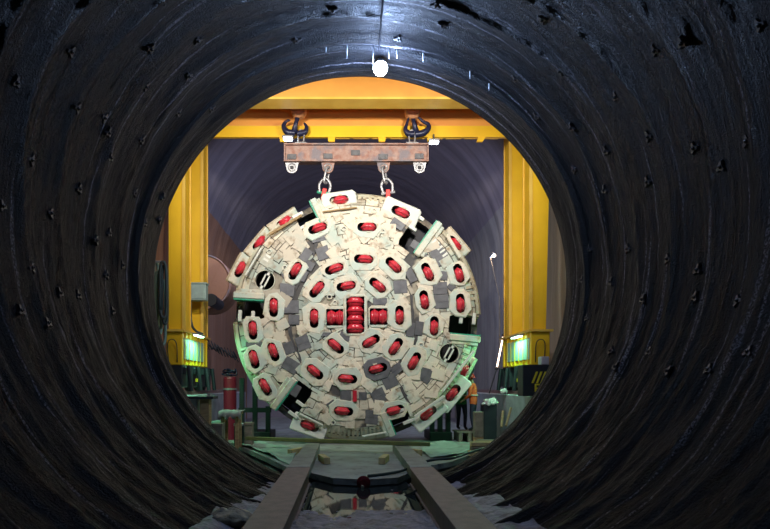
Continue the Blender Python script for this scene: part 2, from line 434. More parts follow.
# water drips on the crown
for i, (dx, dy0, dy1) in enumerate([(347, 42, 55), (373, 44, 66), (389, 46, 56), (397, 46, 54), (423, 53, 61), (470, 71, 77), (489, 67, 73), (326, 46, 51)]):
    Dp = 10.36
    a, b = P(dx, dy0 - 1, Dp), P(dx, dy1, Dp)
    a.z = tunnel_r(math.atan2(a.x, math.sqrt(15.2 - a.x ** 2)), Dp) * math.cos(math.asin(a.x / 3.95))
    b.z = a.z - (dy1 - dy0 + 1) * Dp / F
    bm = bmesh.new(); tube(bm, [a + Vector((0, 0, .03)), (a + b) / 2, b], [.011, .009, .003], 6)
    names = ['leftmost but one, left of the crown lamp cable', 'directly above the bright lamp', 'just right of the bright lamp', 'second right of the bright lamp', 'right of the lamp by a lit bolt plate', 'far right along the crown step', 'rightmost and smallest on the right haunch', 'leftmost on the crown step']
    tag(obj('water_drip', bm, 'drip', smooth=True), 'thin white water drip hanging from crown, ' + names[i], 'water drip', 'water drips along the crown step')

# ------------------------------------------------------------------ rails and things on the ground
RT = CZ - 1.56
for s, nm in ((-1, 'left'), (1, 'right')):
    t = thing('rail_beam', 'long flat brown steel skid rail on the %s of the tunnel floor, pale at its far end' % nm, 'rail', (s * 1.165, 9, RT - .3), 'two skid rails on the tunnel floor')
    bm = bmesh.new()
    a, b = sorted((s * .94, s * 1.395))
    box2(bm, (a, -1, RT - .04), (b, YO + .02, RT), bev=.006)
    for xx in (a + .05, b - .05): box2(bm, (xx - .018, -1, RT - .30), (xx + .018, YO, RT - .04))
    box2(bm, (a, -1, RT - .33), (b, YO + .02, RT - .30))
    obj('steel_beam', bm, 'rail_steel', t)
    bm = bmesh.new(); box2(bm, (a + .015, YO + .05, RT - .05), (b - .015, 13.6, RT + .004), bev=.006); box2(bm, (a + .03, 13.62, RT - .05), (b - .03, 16.2, RT - .006), bev=.006)
    for xx in (a + .06, b - .06): box2(bm, (xx - .02, YO + .06, SLAB), (xx + .02, 16.1, RT - .05))
    obj('end_plate', bm, 'rail_pale', t)['label'] = 'pale worn end plates of the rail'
# long olive timber across the rails
a = P(246, 438.5, 16.9); b = P(430, 446.5, 15.2); a.z = RT + .055; b.z = RT + .055
bm = bmesh.new(); d = (b - a); rot = d.to_track_quat('X', 'Z').to_matrix().to_4x4()
box(bm, (a + b) / 2, (d.length, .12, .10), rot=rot, bev=.01)
tag(obj('timber_baulk', bm, 'olive'), 'long olive-green timber laid across both rails below the cutterhead', 'timber')
for i, (wx, wy, rz, wl) in enumerate([(298, 451, -.5, 'outside the left rail'), (324, 459, .22, 'inside the left rail'), (384, 459, -.2, 'inside the right rail'), (411, 451.5, .55, 'outside the right rail')]):
    p = PF(wx, wy, SLAB + .08); bm = bmesh.new()
    mt = Matrix.Rotation(rz, 4, 'Z') @ Matrix.Rotation(.0, 4, 'X')
    box(bm, p, (.15, .75, .15), rot=mt, bev=.008)
    tag(obj('timber_wedge', bm, 'wedge'), 'short pale timber block lying on the slab ' + wl, 'timber block', 'four timber blocks by the rails')
# red cap and hose at the slab lip
p = P(363.5, 482.5, 11.25)
t = thing('pipe_cap', 'dark red round pipe cap with pale centre at the slab edge between the rails', 'pipe cap', (p.x, p.y, p.z - .13))
bm = bmesh.new(); lathe(bm, [(0, -.03), (.125, -.03), (.13, 0), (.13, .03), (.06, .05), (0, .05)], c=p, axis=Matrix.Rotation(PI / 2, 4, 'X'), n=24)
obj('cap_disc', bm, 'redcap', t, smooth=False)
bm = bmesh.new(); lathe(bm, [(.075, .0), (.075, .06), (0, .06)], c=p + Vector((0, 0, .0)), axis=Matrix.Rotation(PI / 2, 4, 'X'), n=16); obj('cap_flange', bm, 'redcap', t)
bm = bmesh.new(); lathe(bm, [(.03, 0), (.03, .065), (0, .065)], c=p + Vector((-.02, -.02, -.07)), axis=Matrix.Rotation(PI / 2, 4, 'X'), n=12); obj('centre_plug', bm, 'stone', t)
bm = bmesh.new()
hp = [PF(368, 476, SLAB + .03), PF(385, 474, SLAB + .03), PF(403, 470.5, SLAB + .05)]
hp += [P(420, 463, 12.9), P(436, 459.5, 12.9), P(452, 458.2, 12.95), P(470, 452.5, 13.7), P(488, 447, 14.6)]
tube(bm, smoothpts(hp, 6), .03, 8)
tag(obj('floor_hose', bm, 'hose', smooth=True), 'dark hose snaking from the red cap over the right rail', 'hose')
# pale rubble with a hole at bottom left
bm = bmesh.new(); p = Vector((CX, 0, 0)) + PF(231, 518, -3.52) - Vector((CX, 0, 0))
bmesh.ops.create_icosphere(bm, subdivisions=4, radius=1, matrix=Matrix.Translation(p) @ Matrix.Diagonal((.27, .28, .10, 1)))
for v in bm.verts:
    v.co += Vector((0, 0, .05)) * fb(v.co.x * 6, v.co.y * 6, 0); q = (v.co - p).xy - Vector((.02, .06))
    if q.length < .075: v.co.z -= .12
tag(obj('rubble_stone', bm, 'stone', smooth=True), 'pale rubble lump with a dark hole beside the near left rail', 'rubble')

def ground_sheet(poly, z, lab):
    ps = [PF(x, y, SLAB) for x, y in poly]; bm = bmesh.new()
    vs = [bm.verts.new((p.x, p.y, z)) for p in ps]; bm.faces.new(vs)
    bmesh.ops.triangulate(bm, faces=bm.faces); 
    for _ in range(4): bmesh.ops.subdivide_edges(bm, edges=bm.edges, cuts=1, use_grid_fill=True)
    for v in bm.verts: v.co.z += max(0, .03 + .10 * fb(v.co.x * 1.1, v.co.y * .6, 3))
    bmesh.ops.solidify(bm, geom=bm.faces[:], thickness=.012)
    tag(obj('ground_sheet', bm, 'sheet', smooth=True), lab, 'ground sheet')
ground_sheet([(229, 443), (262, 442.5), (298, 451), (291, 466), (268, 456), (250, 449)], SLAB + .01, 'mint green crumpled sheet on the slab left of the rails')
ground_sheet([(431, 459), (420, 451), (424, 443.5), (455, 441), (480, 445), (474, 450), (452, 458)], SLAB + .01, 'pale green crumpled sheet on the slab right of the rails')

# plinths under the gantry
for s, nm in ((-1, 'left'), (1, 'right')):
    xi = 4.55 * s - .1 * (s < 0) + .12 * (s > 0); xo = s * 6.3
    bm = bmesh.new(); a, b = sorted((xi, xo))
    box2(bm, (a, YO + .4, -3.95), (b, 26, -2.22), bev=.02)
    struct('trim_1' if s < 0 else 'trim_2', bm, 'plinth')
    bm = bmesh.new(); box2(bm, (s * 5.05 - .06, YO + .5, -2.22), (s * 5.05 + .06, 26, -2.10)); box2(bm, (s * 5.05 - .14, YO + .5, -2.22), (s * 5.05 + .14, 26, -2.19))
    tag(obj('crane_rail', bm, 'rail_steel'), 'dark steel crane rail on top of the %s concrete plinth' % nm, 'rail', 'crane rails on the plinths')

# ------------------------------------------------------------------ gantry crane
GN, GF = 16.6, 18.7
g = thing('gantry_crane', 'tall yellow gantry crane spanning the cavern over the cutterhead', 'gantry crane', (0.1, 17.8, -2.1))
ZB = 6.0
def girder(name, y, web_m, ztop=1.15):
    z0 = ZB
    bm = bmesh.new(); box2(bm, (-5.75, y + .08, z0 + .06), (5.95, y + .52, z0 + ztop)); o = obj(name, bm, web_m, g)
    bm = bmesh.new(); box2(bm, (-5.8, y, z0), (6.0, y + .6, z0 + .06)); obj('bottom_flange', bm, 'flange', o)
    bm = bmesh.new(); box2(bm, (-5.8, y, z0 + ztop), (6.0, y + .6, z0 + ztop + .05)); obj('top_flange', bm, 'flange', o)
    return o
n_g = girder('near_girder', GN, 'orange'); f_g = girder('far_girder', GF - .25, 'orange')
# lower edge beam of the far girder, with the festoon rail and its brackets
bm = bmesh.new(); ya = GF - .38; lo = P(360, 137, ya).z; hi = P(360, 126, ya).z
box2(bm, (-5.8, ya, lo), (6.0, ya + .12, hi)); obj('edge_beam', bm, 'yellow', g)
for bx in (283, 331.5, 382, 431, 483):
    bm = bmesh.new(); p0 = P(bx - 4, 136, ya); p1 = P(bx + 4, 136, ya); q = P(bx, 141.5, ya)
    sl = .04 if bx != 483 else -.1
    prism(bm, [(p0.x, p0.z + .02), (p1.x, p1.z + .02), (p1.x - .03 + (sl if bx == 483 else 0), q.z), (p0.x + .03 + (sl if bx == 483 else 0), q.z)], ya + .01, ya + .09)
    obj('rail_bracket', bm, 'yellow', g)
bm = bmesh.new()
for k in range(9):
    x0 = 335 + k * 18.5
    box2(bm, P(x0, 138.6, ya + .1), P(x0 + 15, 137.2, ya + .16))
obj('festoon_rail', bm, 'flange', g)
for s, xl, w in ((-1, -4.98, .22), (1, 5.1, .26)):
    for y, nm in ((GN, 'near'), (GF, 'far')):
        bm = bmesh.new(); zt = ZB; zb = -.42
        wt = w + (.03 if s > 0 else 0); wb = w - (.04 if s > 0 else 0)
        hw0, hw1 = wb, wt
        xi = xl - s * w                                   # inner face stays plumb
        q = []
        for z, hw in ((zb, hw0), (zt, hw1)):
            xo = xi + s * 2 * hw
            x0, x1 = sorted((xi, xo))
            q.append([bm.verts.new(c) for c in ((x0, y + .04, z), (x1, y + .04, z), (x1, y + .6, z), (x0, y + .6, z))])
        bm.faces.new(q[0]); bm.faces.new(q[1][::-1])
        for k in range(4): bm.faces.new((q[0][k], q[0][(k + 1) % 4], q[1][(k + 1) % 4], q[1][k]))
        lg = obj('leg', bm, 'yellow', g)
        bm = bmesh.new()
        for yy in (y, y + .6):
            x0, x1 = sorted((xi - s * .03, xi + s * .06)); box2(bm, (x0, yy, zb), (x1, yy + .04, zt))
        obj('corner_strip', bm, 'flange', lg)
    # end truck
    bm = bmesh.new(); x0, x1 = xl - w - .02, xl + w - .02
    box2(bm, (x0, GN - .12, -1.38), (x1, GF + .8, -.44), bev=.02); et = obj('end_truck', bm, 'yellow', g)
    bm = bmesh.new(); box2(bm, (x0 - .07, GN - .2, -.46), (x1 + .07, GF + .9, -.40)); obj('top_plate', bm, 'flange', et)
    bm = bmesh.new()
    for k in range(7): box2(bm, ((x0 if s > 0 else x1) - .04, GN + .1 + k * .42, -1.34), ((x0 if s > 0 else x1) + .04, GN + .13 + k * .42, -.47))
    obj('stiffener', bm, 'yellow', et)
    bm = bmesh.new(); xf = x0 if s > 0 else x1
    box2(bm, (xf - .03, GN + .02, -1.22), (xf + .03, GN + 2.3, -.62), bev=.01); obj('inner_panel', bm, 'box', et)
    # ladder-like handle on the front
    bm = bmesh.new(); hx = xl - .05
    tube(bm, smoothpts([(hx - .12, GN - .14, -1.3), (hx - .12, GN - .22, -.8), (hx, GN - .24, -.68), (hx + .12, GN - .22, -.8), (hx + .12, GN - .14, -1.3)], 4), .014, 6)
    obj('hand_rail', bm, 'dark', et, smooth=True)
    for k, yy in enumerate((GN - .1, GN + .95, GF - .1, GF + .7)):
        bm = bmesh.new(); xx = xl - .0
        box2(bm, (xx - .30, yy, -2.0), (xx + .20, yy + .55, -1.36), bev=.03)
        box2(bm, (xx - .22, yy + .05, -1.62), (xx + .28, yy + .4, -1.42), bev=.02)
        tube(bm, [(xx - .34 * (1 if s > 0 else -1), yy + .1, -1.4), (xx - .42 * (1 if s > 0 else -1), yy + .1, -2.1)], .06, 10)
        jb = obj('jack_box', bm, 'black', g)
        bm = bmesh.new(); lathe(bm, [(0, -.07), (.17, -.07), (.2, -.05), (.2, .05), (.17, .07), (0, .07)], c=(xx, yy + .28, -1.98 + .07), axis='X', n=20); obj('wheel', bm, 'dark', jb)
        if k != 1: continue
        bm = bmesh.new(); box2(bm, (xx - s * .33 - .03, yy - .02, -1.84), (xx - s * .33 + .03, yy + .05, -1.74)); obj('yellow_fitting', bm, 'hazy', jb)
# hazard box on the right near corner
p = P(539, 377, 15.6)
h = thing('hazard_box', 'black machine box with yellow hazard stripes at the foot of the right crane leg', 'equipment box', (p.x, p.y + .2, -2.22))
bm = bmesh.new(); box2(bm, (p.x - .42, p.y, -2.22), (p.x + .5, p.y + .5, -1.40), bev=.02); obj('housing', bm, 'black', h)
bm = bmesh.new()
for k in range(5):
    x0 = p.x - .20 + k * .115; z0 = p.z - .16
    prism(bm, [(x0, z0), (x0 + .055, z0), (x0 + .055 + .12 * (k < 4) + .0, z0 + .30), (x0 + .12 * (k < 4), z0 + .30)], p.y - .012, p.y - .002)
obj('hazard_stripe', bm, 'hazy', h)
bm = bmesh.new(); q = P(540, 388, 15.55)
for a_, b_ in (((-.13, -.10), (-.09, .11)), ((-.09, .07), (.12, .11)), ((-.09, -.02), (.02, .01))): box2(bm, (q.x + a_[0], q.y, q.z + a_[1]), (q.x + b_[0], q.y + .03, q.z + b_[1]))
obj('yellow_bracket', bm, 'hazy', h)
bm = bmesh.new(); q = P(545, 360, 15.7); box2(bm, (q.x - .09, q.y, -1.40), (q.x + .12, q.y + .3, -1.18), bev=.02); tag(obj('small_carton', bm, 'cloth'), 'small pale carton on top of the hazard-striped box', 'carton')
# electrical box on the far left leg
p = P(197, 292, 18.2)
e = thing('junction_box', 'pale green electrical box strapped to the left crane leg', 'electrical box', (p.x, p.y, p.z - .27))
bm = bmesh.new(); box2(bm, (p.x - .27, p.y, p.z - .25), (p.x + .27, p.y + .3, p.z + .25), bev=.02); obj('enclosure', bm, 'box', e)
bm = bmesh.new(); box2(bm, (p.x - .29, p.y - .02, p.z + .25), (p.x + .29, p.y + .34, p.z + .29)); obj('rain_lid', bm, 'box', e)
bm = bmesh.new(); box2(bm, (p.x - .23, p.y - .015, p.z - .2), (p.x + .23, p.y, p.z + .2), bev=.005); box2(bm, (p.x + .17, p.y - .035, p.z - .05), (p.x + .19, p.y - .01, p.z + .05)); obj('door', bm, 'box', e)
bm = bmesh.new(); pts = [P(191, 300, 18.3), P(190.5, 312, 18.2), P(192, 325, 18.1), P(196, 331, 18.0), P(203, 334, 18.0)]
tube(bm, smoothpts(pts, 5), .035, 8); obj('supply_cable', bm, 'hose', e, smooth=True)
# small grey cylinder lamp near that cable
a, b = P(189, 333, 17.9), P(207, 337, 17.6)
# work lights (greenish) on both trucks
for s, px_, py_, nm in ((-1, 198, 336, 'left'), (1, 514, 337, 'right')):
    D0 = 17.4; p = P(px_ - 2 * s, py_, D0); p.x = -4.55 if s < 0 else 4.68
    t = thing('work_light', 'slim work light glowing green-white on the %s crane leg base' % nm, 'work light', p, 'green work lights at the crane legs')
    bm = bmesh.new(); box(bm, p + Vector((0, 0, .03)), (.16, .9, .05), bev=.01); box(bm, p + Vector((s * .1, 0, .03)), (.12, .06, .04)); obj('light_housing', bm, 'galv', t)
    bm = bmesh.new(); box(bm, p + Vector((0, 0, -.01)), (.1, .82, .03)); obj('light_tube', bm, 'E_green', t)
    L_ = bpy.data.lights.new('green_work', 'AREA'); L_.shape = 'RECTANGLE'; L_.size = .12; L_.size_y = .8; L_.energy = 44; L_.color = (.28, 1., .55)
    lo_ = link(bpy.data.objects.new('green_work_lamp', L_)); lo_.parent = t; lo_.location = (-.08 * s, 0, -.06); lo_.rotation_euler = (0, s * .25, 0)

# ------------------------------------------------------------------ lifting tackle
YL = YH + .27
def hook(pts_l, pts_r, shank, Dh, label):
    p = P(*shank[0], Dh); t = thing('crane_hook', label, 'crane hook', P(shank[-1][0], shank[-1][1], Dh), 'ramshorn hooks of the crane')
    bm = bmesh.new()
    for pp in (pts_l, pts_r):
        q = smoothpts([P(x, y, Dh) for x, y in pp], 6); n = len(q)
        tube(bm, q, [.025 + .07 * min(1, 1.4 * i / n) for i in range(n)], 10)
    q = [P(x, y, Dh) for x, y in shank]; tube(bm, q, [.075, .065, .10][:len(q)], 10)
    obj('hook_body', bm, 'blue', t, smooth=True)
    bm = bmesh.new(); c = p + Vector((0, 0, .07)); lathe(bm, [(0, -.16), (.2, -.16), (.24, -.1), (.24, .1), (.2, .16), (0, .16)], c=c, axis='Y', n=28); hb = obj('hook_block', bm, 'copper', t)
    bm = bmesh.new()
    for dy in (-.1, 0, .1):
        for dx in (-.2, .2): tube(bm, [c + Vector((dx, dy, .0)), Vector((c.x + dx, c.y + dy, ZB + 1.0))], .016, 6)
    obj('hoist_rope', bm, 'dark', t)
    return t
hook([(290, 120), (285.5, 122), (283.7, 127), (287, 132), (295, 133)], [(304, 123), (306.5, 127), (305, 132), (297, 134)], [(299, 113), (296, 123), (294, 133)], YL, 'blue-black double crane hook leaning left, above the left end of the rusty beam')
hook([(409, 117), (406.5, 125), (405.5, 130), (409, 134), (414, 134)], [(418, 116.5), (423, 121.5), (428, 124.5), (428.2, 129), (423, 133), (415, 134.5)], [(412.5, 114), (414, 123), (416, 132)], YL, 'blue-black double crane hook with closed latches, above the right end of the rusty beam')
# shackles from the hooks to the beam
for sx, nm in ((301, 'left'), (412, 'right')):
    t = thing('shackle', 'small grey shackle joining the %s crane hook to the rusty beam' % nm, 'shackle', P(sx, 145, YL), 'shackles under the hooks')
    bm = bmesh.new(); a = P(sx, 131, YL - .02); b = P(sx, 144, YL - .02)
    tube(bm, smoothpts([b + Vector((-.07, 0, 0)), a + Vector((-.09, 0, -.08)), a + Vector((0, 0, .03)), a + Vector((.09, 0, -.08)), b + Vector((.07, 0, 0))], 5), .026, 8)
    obj('bow', bm, 'galv', t, smooth=True)
    bm = bmesh.new(); tube(bm, [b + Vector((-.14, 0, .04)), b + Vector((.14, 0, .04))], .03, 8); obj('pin', bm, 'galv', t)
    bm = bmesh.new(); box2(bm, P(sx - 6, 145.4, YL - .06), P(sx + 6, 143.8, YL + .06)); obj('lug_plate', bm, 'galv', t)
# spreader beam
a = P(285, 163, YL); b = P(427.5, 145, YL); mz = (a.z + b.z) / 2
sb = thing('spreader_beam', 'rusty steel lifting beam hung from two crane hooks', 'lifting beam', ((a.x + b.x) / 2, YL, a.z))
bm = bmesh.new(); box2(bm, (a.x, YL - .05, a.z + .04), (b.x, YL + .05, b.z - .04)); w_ = obj('web', bm, 'rust', sb)
bm = bmesh.new(); box2(bm, (a.x - .02, YL - .16, a.z), (b.x + .02, YL + .16, a.z + .045), bev=.005); box2(bm, (a.x - .02, YL - .16, b.z - .045), (b.x + .02, YL + .16, b.z), bev=.005)
box2(bm, (a.x - .02, YL - .12, a.z), (a.x + .02, YL + .12, b.z)); box2(bm, (b.x - .02, YL - .12, a.z), (b.x + .02, YL + .12, b.z)); obj('flange', bm, 'rust', sb)
for bx, by in ((292, 157.5), (328, 157), (355.5, 153.5), (383, 157.5), (419, 157)):
    bm = bmesh.new(); p = P(bx, by, YL); box(bm, (p.x, YL - .065, p.z), (.27, .04, .16), bev=.01)
    box(bm, (p.x - .06, YL - .09, p.z), (.05, .02, .10)); box(bm, (p.x + .06, YL - .09, p.z), (.05, .02, .10))
    obj('stiffening_plate', bm, 'grey', sb)
for ex in (292, 328, 383.5, 419.5):
    p = P(ex, 168, YL); bm = bmesh.new(); poly = [(p.x - .20, a.z)]
    for k in range(13):
        an = PI + PI * k / 12; poly.append((p.x + .165 * math.cos(an), p.z + .165 * math.sin(an)))
    poly.append((p.x + .20, a.z)); prism(bm, poly, YL - .035, YL + .035)
    ey = obj('lifting_eye', bm, 'galv' if ex in (292, 419.5) else 'rust', sb)
    bm = bmesh.new(); ring(bm, (p.x, YL - .04, p.z), (0, 1, 0), .11, .02, 20, 6); obj('eye_ring', bm, 'galv', ey)
    bm = bmesh.new(); lathe(bm, [(0, -.042), (.06, -.042), (.06, .042), (0, .042)], c=(p.x, YL, p.z), axis='Y', n=14); obj('eye_bore', bm, 'dark', ey)
# links and big shackles down to the head
for (ex, mx, lx, ly, nm) in ((328, 325.5, 324, 192, 'left'), (383.5, 385.5, 388, 193, 'right')):
    t = thing('chain_link', 'long pale chain link hanging from the %s inner eye of the rusty beam' % nm, 'chain link', P(mx, 183, YL), 'chain links below the beam')
    bm = bmesh.new(); A_ = P(ex, 169, YL); B_ = P(mx, 181.5, YL)
    ax = (A_ - B_).normalized(); sd = Vector((0, 1, 0)); pts = []
    for k in range(33):
        an = 2 * PI * k / 32; cc = (A_ + B_) / 2; hl = (A_ - B_).length / 2
        pts.append(cc + ax * (hl * .72 * (1 if math.cos(an) > 0 else -1) * min(1, abs(math.cos(an)) * 3) + .11 * math.cos(an)) + (sd * .75 + Vector((.45, 0, 0))) * .10 * math.sin(an))
    tube(bm, pts, .038, 8, cap=False); obj('link_bar', bm, 'galv', t, smooth=True)
    t = thing('shackle', 'large pale bow shackle pinned to the %s red lug of the cutterhead' % nm, 'shackle', P(lx, 194, YL), 'shackles on the head lugs')
    bm = bmesh.new(); top = P(mx + .3, 179, YL); bt = P(lx, 193, YL)
    off = (bt - top).normalized()
    pr = Vector((-off.z, 0, off.x))
    pts = [bt + pr * .13, bt + pr * .17 - off * .22, top + pr * .10 + off * .05, top, top - pr * .10 + off * .05, bt - pr * .17 - off * .22, bt - pr * .13]
    tube(bm, smoothpts(pts, 6), .042, 10); obj('bow', bm, 'galv', t, smooth=True)
    bm = bmesh.new(); tube(bm, [bt + pr * .21, bt - pr * .21], .042, 10); obj('pin', bm, 'green' if nm == 'left' else 'galv', t)

# ------------------------------------------------------------------ cutterhead
HC = P(357, 316.3, YH)
head = thing('cutterhead', 'huge round cream tunnel boring cutterhead with red disc cutters, hung from the crane', 'cutterhead', (HC.x, HC.y + .5, HC.z - 126 * PX))
def hp_(px, py, w): return Vector((CX + (px - 347) * PX, YH - w, CZ - (py - 385) * PX))
def L2(r, ang, w): a = math.radians(ang); return Vector((HC.x + r * PX * math.cos(a), YH - w, HC.z + r * PX * math.sin(a)))
def wr(r): return 0 if r < 111 else -.20 * min(1, (r - 111) / 12.)
OPEN = [(176.2, 92), (116.8, 97), (54.5, 82), (-4.8, 92), (233.5, 86), (292.5, 97)]
HOLES = [(265, 280.5), (449, 353.5)]
# (px, py, slot angle, type)
CUT = [(317.8, 228.7, 20, 'a'), (366.9, 227.6, 0, 'a'), (274, 307.6, 90, 'a'), (295.4, 271.3, 60, 'a'), (334.3, 269.2, 20, 'a'), (346.2, 286.4, 12, 'a'),
 (317.1, 289.7, 50, 'a'), (314.3, 318.5, 90, 'a'), (363.6, 259.5, -3, 'a'), (393.4, 265.6, -45, 'a'), (377.5, 285.7, -40, 'a'), (399.4, 315.5, 90, 'a'),
 (427.3, 272.5, -65, 'a'), (458.4, 273.8, -75, 'a'), (424, 300.3, -82, 'a'), (460, 303.6, -88, 'a'), (253.2, 330.2, -86, 'a'), (254.4, 359.3, -75, 'a'), (273.7, 352, -70, 'a'),
 (335.7, 346.1, -40, 'a'), (315.1, 371.9, -40, 'a'), (347.6, 378.8, -5, 'a'), (370.9, 341.5, 30, 'a'), (395.4, 346.8, 55, 'a'), (413.9, 361.3, 60, 'a'), (377.5, 368.6, 15, 'g'),
 (433.9, 326.2, 88, 'a'), (343.6, 411, -5, 'a'), (394.7, 410.2, 15, 'a'), (265.4, 387, -60, 'a'),
 (339, 199.6, 8, 'r'), (400.7, 212.1, -24, 'r'), (309.2, 426.3, -20, 'r'), (428.6, 413.7, 40, 'r'),
 (282.8, 219.4, 35, 'q'), (257.4, 240.6, 50, 'q'), (237.8, 267.5, 62, 'q'), (457, 241, -50, 'q'), (453.7, 393.2, 50, 'r'), (467, 370, 62, 'q')]
SL, SW = 19.5, 8.6
def stadium(l, w, n=8):
    h = (l - w) / 2; r = w / 2; o = []
    for s, a0 in ((1, -PI / 2), (-1, PI / 2)):
        for k in range(n + 1):
            a = a0 + PI * k / n; o.append((s * h + r * math.cos(a), r * math.sin(a)))
    return o
def oct_(l, w, c, j=0.):
    a, b = l / 2, w / 2
    p = [(a, -b + c), (a, b - c), (a - c, b), (-a + c, b), (-a, b - c), (-a, -b + c), (-a + c, -b), (a - c, -b)]
    return [(x + random.uniform(-j, j), y + random.uniform(-j, j)) for x, y in p]
def plate_with_hole(bm, outer, inner, w0, w1, wd, mi_in=1):
    """local coords in px: x, z in plane, w toward the viewer (-y)"""
    def V(p, w): return bm.verts.new((p[0] * PX, -w, p[1] * PX))
    n = len(inner)
    def onouter(p):
        an = math.atan2(p[1], p[0]); d = (math.cos(an), math.sin(an)); best = None
        for i in range(len(outer)):
            (x1, y1), (x2, y2) = outer[i], outer[(i + 1) % len(outer)]
            ex, ey = x2 - x1, y2 - y1; det = d[0] * (-ey) + ex * d[1]
            if abs(det) < 1e-9: continue
            t = (x1 * (-ey) + ex * y1) / det; u = (d[0] * y1 - d[1] * x1) / det
            if t > 0 and -1e-6 <= u <= 1 + 1e-6 and (best is None or t < best): best = t
        return (d[0] * best, d[1] * best)
    # samples include the outer corners
    angs = sorted({round(math.atan2(y, x), 5) for x, y in inner} | {round(math.atan2(y, x), 5) for x, y in outer})
    def on(poly, an):
        global _p
        d = (math.cos(an), math.sin(an)); best = 0
        for i in range(len(poly)):
            (x1, y1), (x2, y2) = poly[i], poly[(i + 1) % len(poly)]
            ex, ey = x2 - x1, y2 - y1; det = d[0] * (-ey) + ex * d[1]
            if abs(det) < 1e-9: continue
            t = (x1 * (-ey) + ex * y1) / det; u = (d[0] * y1 - d[1] * x1) / det
            if t > 0 and -1e-4 <= u <= 1 + 1e-4: best = max(best, t)
        return (d[0] * best, d[1] * best)
    O = [on(outer, a) for a in angs]; I = [on(inner, a) for a in angs]; N = len(angs)
    bev = .94
    o0 = [V(p, w0) for p in O]; o1 = [V(p, w1 - .02) for p in O]; o2 = [V((p[0] * bev, p[1] * bev), w1) for p in O]
    i1 = [V(p, w1) for p in I]; i0 = [V(p, wd) for p in I]
    for A_, B_, mi in ((o0, o1, 0), (o1, o2, 0), (o2, i1, 0), (i1, i0, mi_in)):
        for k in range(N):
            q = (k + 1) % N; f = bm.faces.new((A_[k], A_[q], B_[q], B_[k])); f.material_index = mi
    bm.faces.new(i0).material_index = mi_in
def wheel_bm(n, lw, rad):
    bm = bmesh.new(); prof = []; tot = n * lw
    prof.append((rad * .62, -tot / 2))
    for k in range(n):
        c = -tot / 2 + lw * (k + .5)
        prof += [(rad * .68, c - lw * .48), (rad * .80, c - lw * .34), (rad * .84, c - lw * .2), (rad * .96, c - lw * .1), (rad, c - lw * .05), (rad, c + lw * .05), (rad * .96, c + lw * .1), (rad * .84, c + lw * .2), (rad * .80, c + lw * .34), (rad * .68, c + lw * .48)]
    prof.append((rad * .62, tot / 2))
    lathe(bm, [(r * PX, h * PX) for r, h in prof], axis='Z', n=26)      # axis = local z: across the slot
    return bm
def cutter(px, py, ang, typ):
    v = Vector((px - 357, 316.3 - py)); cw = Vector((v.y, -v.x))
    a = math.radians(ang); d = Vector((math.cos(a), math.sin(a)))
    if d.dot(cw) < 0: a += PI
    r = v.length
    l, w, c = {'a': (28, 20, 6), 'g': (27, 20, 6), 'r': (37, 17, 2.5), 'q': (31, 10.6, 1.5)}[typ]
    outer = oct_(l + random.uniform(-2, 3), w + random.uniform(-1, 3), c + random.uniform(-1.5, 1), 1.6 if typ in 'ag' else .2)
    inner = stadium(SL, SW) if typ != 'q' else stadium(SL - 2, SW - 1)
    bm = bmesh.new(); plate_with_hole(bm, outer, inner, -.02 if typ in 'ag' else -.12, .075, -.34)
    base = wr(r) * (.7 if typ == 'r' else 1.25 if typ == 'q' else .3)
    m0 = Matrix.Translation(hp_(px, py, base) - worldloc(head))
    rot = Matrix.Rotation(-a, 4, 'Y')
    tilt = {'a': 0, 'g': 0, 'r': 10, 'q': 32}[typ]
    # tilt outwards about the tangent direction
    tn = Vector((-v.y, 0, v.x)).normalized()
    ti = Matrix.Rotation(math.radians(-tilt), 4, tn) if tilt else Matrix.Identity(4)
    o = obj('cutter_housing', bm, ['grey' if typ == 'g' else 'cream' if typ != 'r' else 'white', 'dark'], head, local=True)
    o.matrix_local = m0 @ ti @ rot
    bm = wheel_bm(1, 7.4, 7.9); bmesh.ops.translate(bm, verts=bm.verts, vec=(1.5 * PX, .236 - .075 - .15, 0))
    wv = obj('disc_cutter', bm, 'red', o, local=True, smooth=False)
    for s in (-1, 1):
        bm = bmesh.new(); box(bm, (1.5 * PX, -.06, s * 4.9 * PX), (4.2 * PX, .07, 1.5 * PX), bev=.006); obj('cutter_saddle', bm, 'rimcream', o, local=True)
    return o
for c in CUT: cutter(*c)
def multi(px, py, n, lw, rad, l, w, ho_l, ho_w, vertical, name):
    """vertical: wheels stacked top to bottom"""
    bm = bmesh.new(); plate_with_hole(bm, oct_(l, w, 3, .3), [(ho_l / 2, -ho_w / 2), (ho_l / 2, ho_w / 2), (-ho_l / 2, ho_w / 2), (-ho_l / 2, -ho_w / 2)], -.02, .085, -.32)
    o = obj('cutter_housing', bm, ['cream', 'dark'], head, local=True); o.location = hp_(px, py, 0) - worldloc(head)
    for k in range(n):
        bm = wheel_bm(1, lw, rad); off = (-(n - 1) / 2 + k) * lw * PX
        if vertical: bmesh.ops.translate(bm, verts=bm.verts, vec=(0, rad * PX - .19, off))
        else:
            bmesh.ops.rotate(bm, verts=bm.verts, matrix=Matrix.Rotation(PI / 2, 3, 'Y')); bmesh.ops.translate(bm, verts=bm.verts, vec=(off, rad * PX - .19, 0))
        obj('disc_cutter', bm, 'red', o, local=True)
multi(355.3, 315.3, 4, 8.8, 9.2, 24, 42, 18, 37, True, 'c')
multi(335.4, 317.6, 2, 8.2, 8.2, 20.5, 22, 18, 16.5, False, 'l')
multi(378.6, 316.9, 2, 8.2, 8.2, 20.5, 22, 18, 16.5, False, 'r')

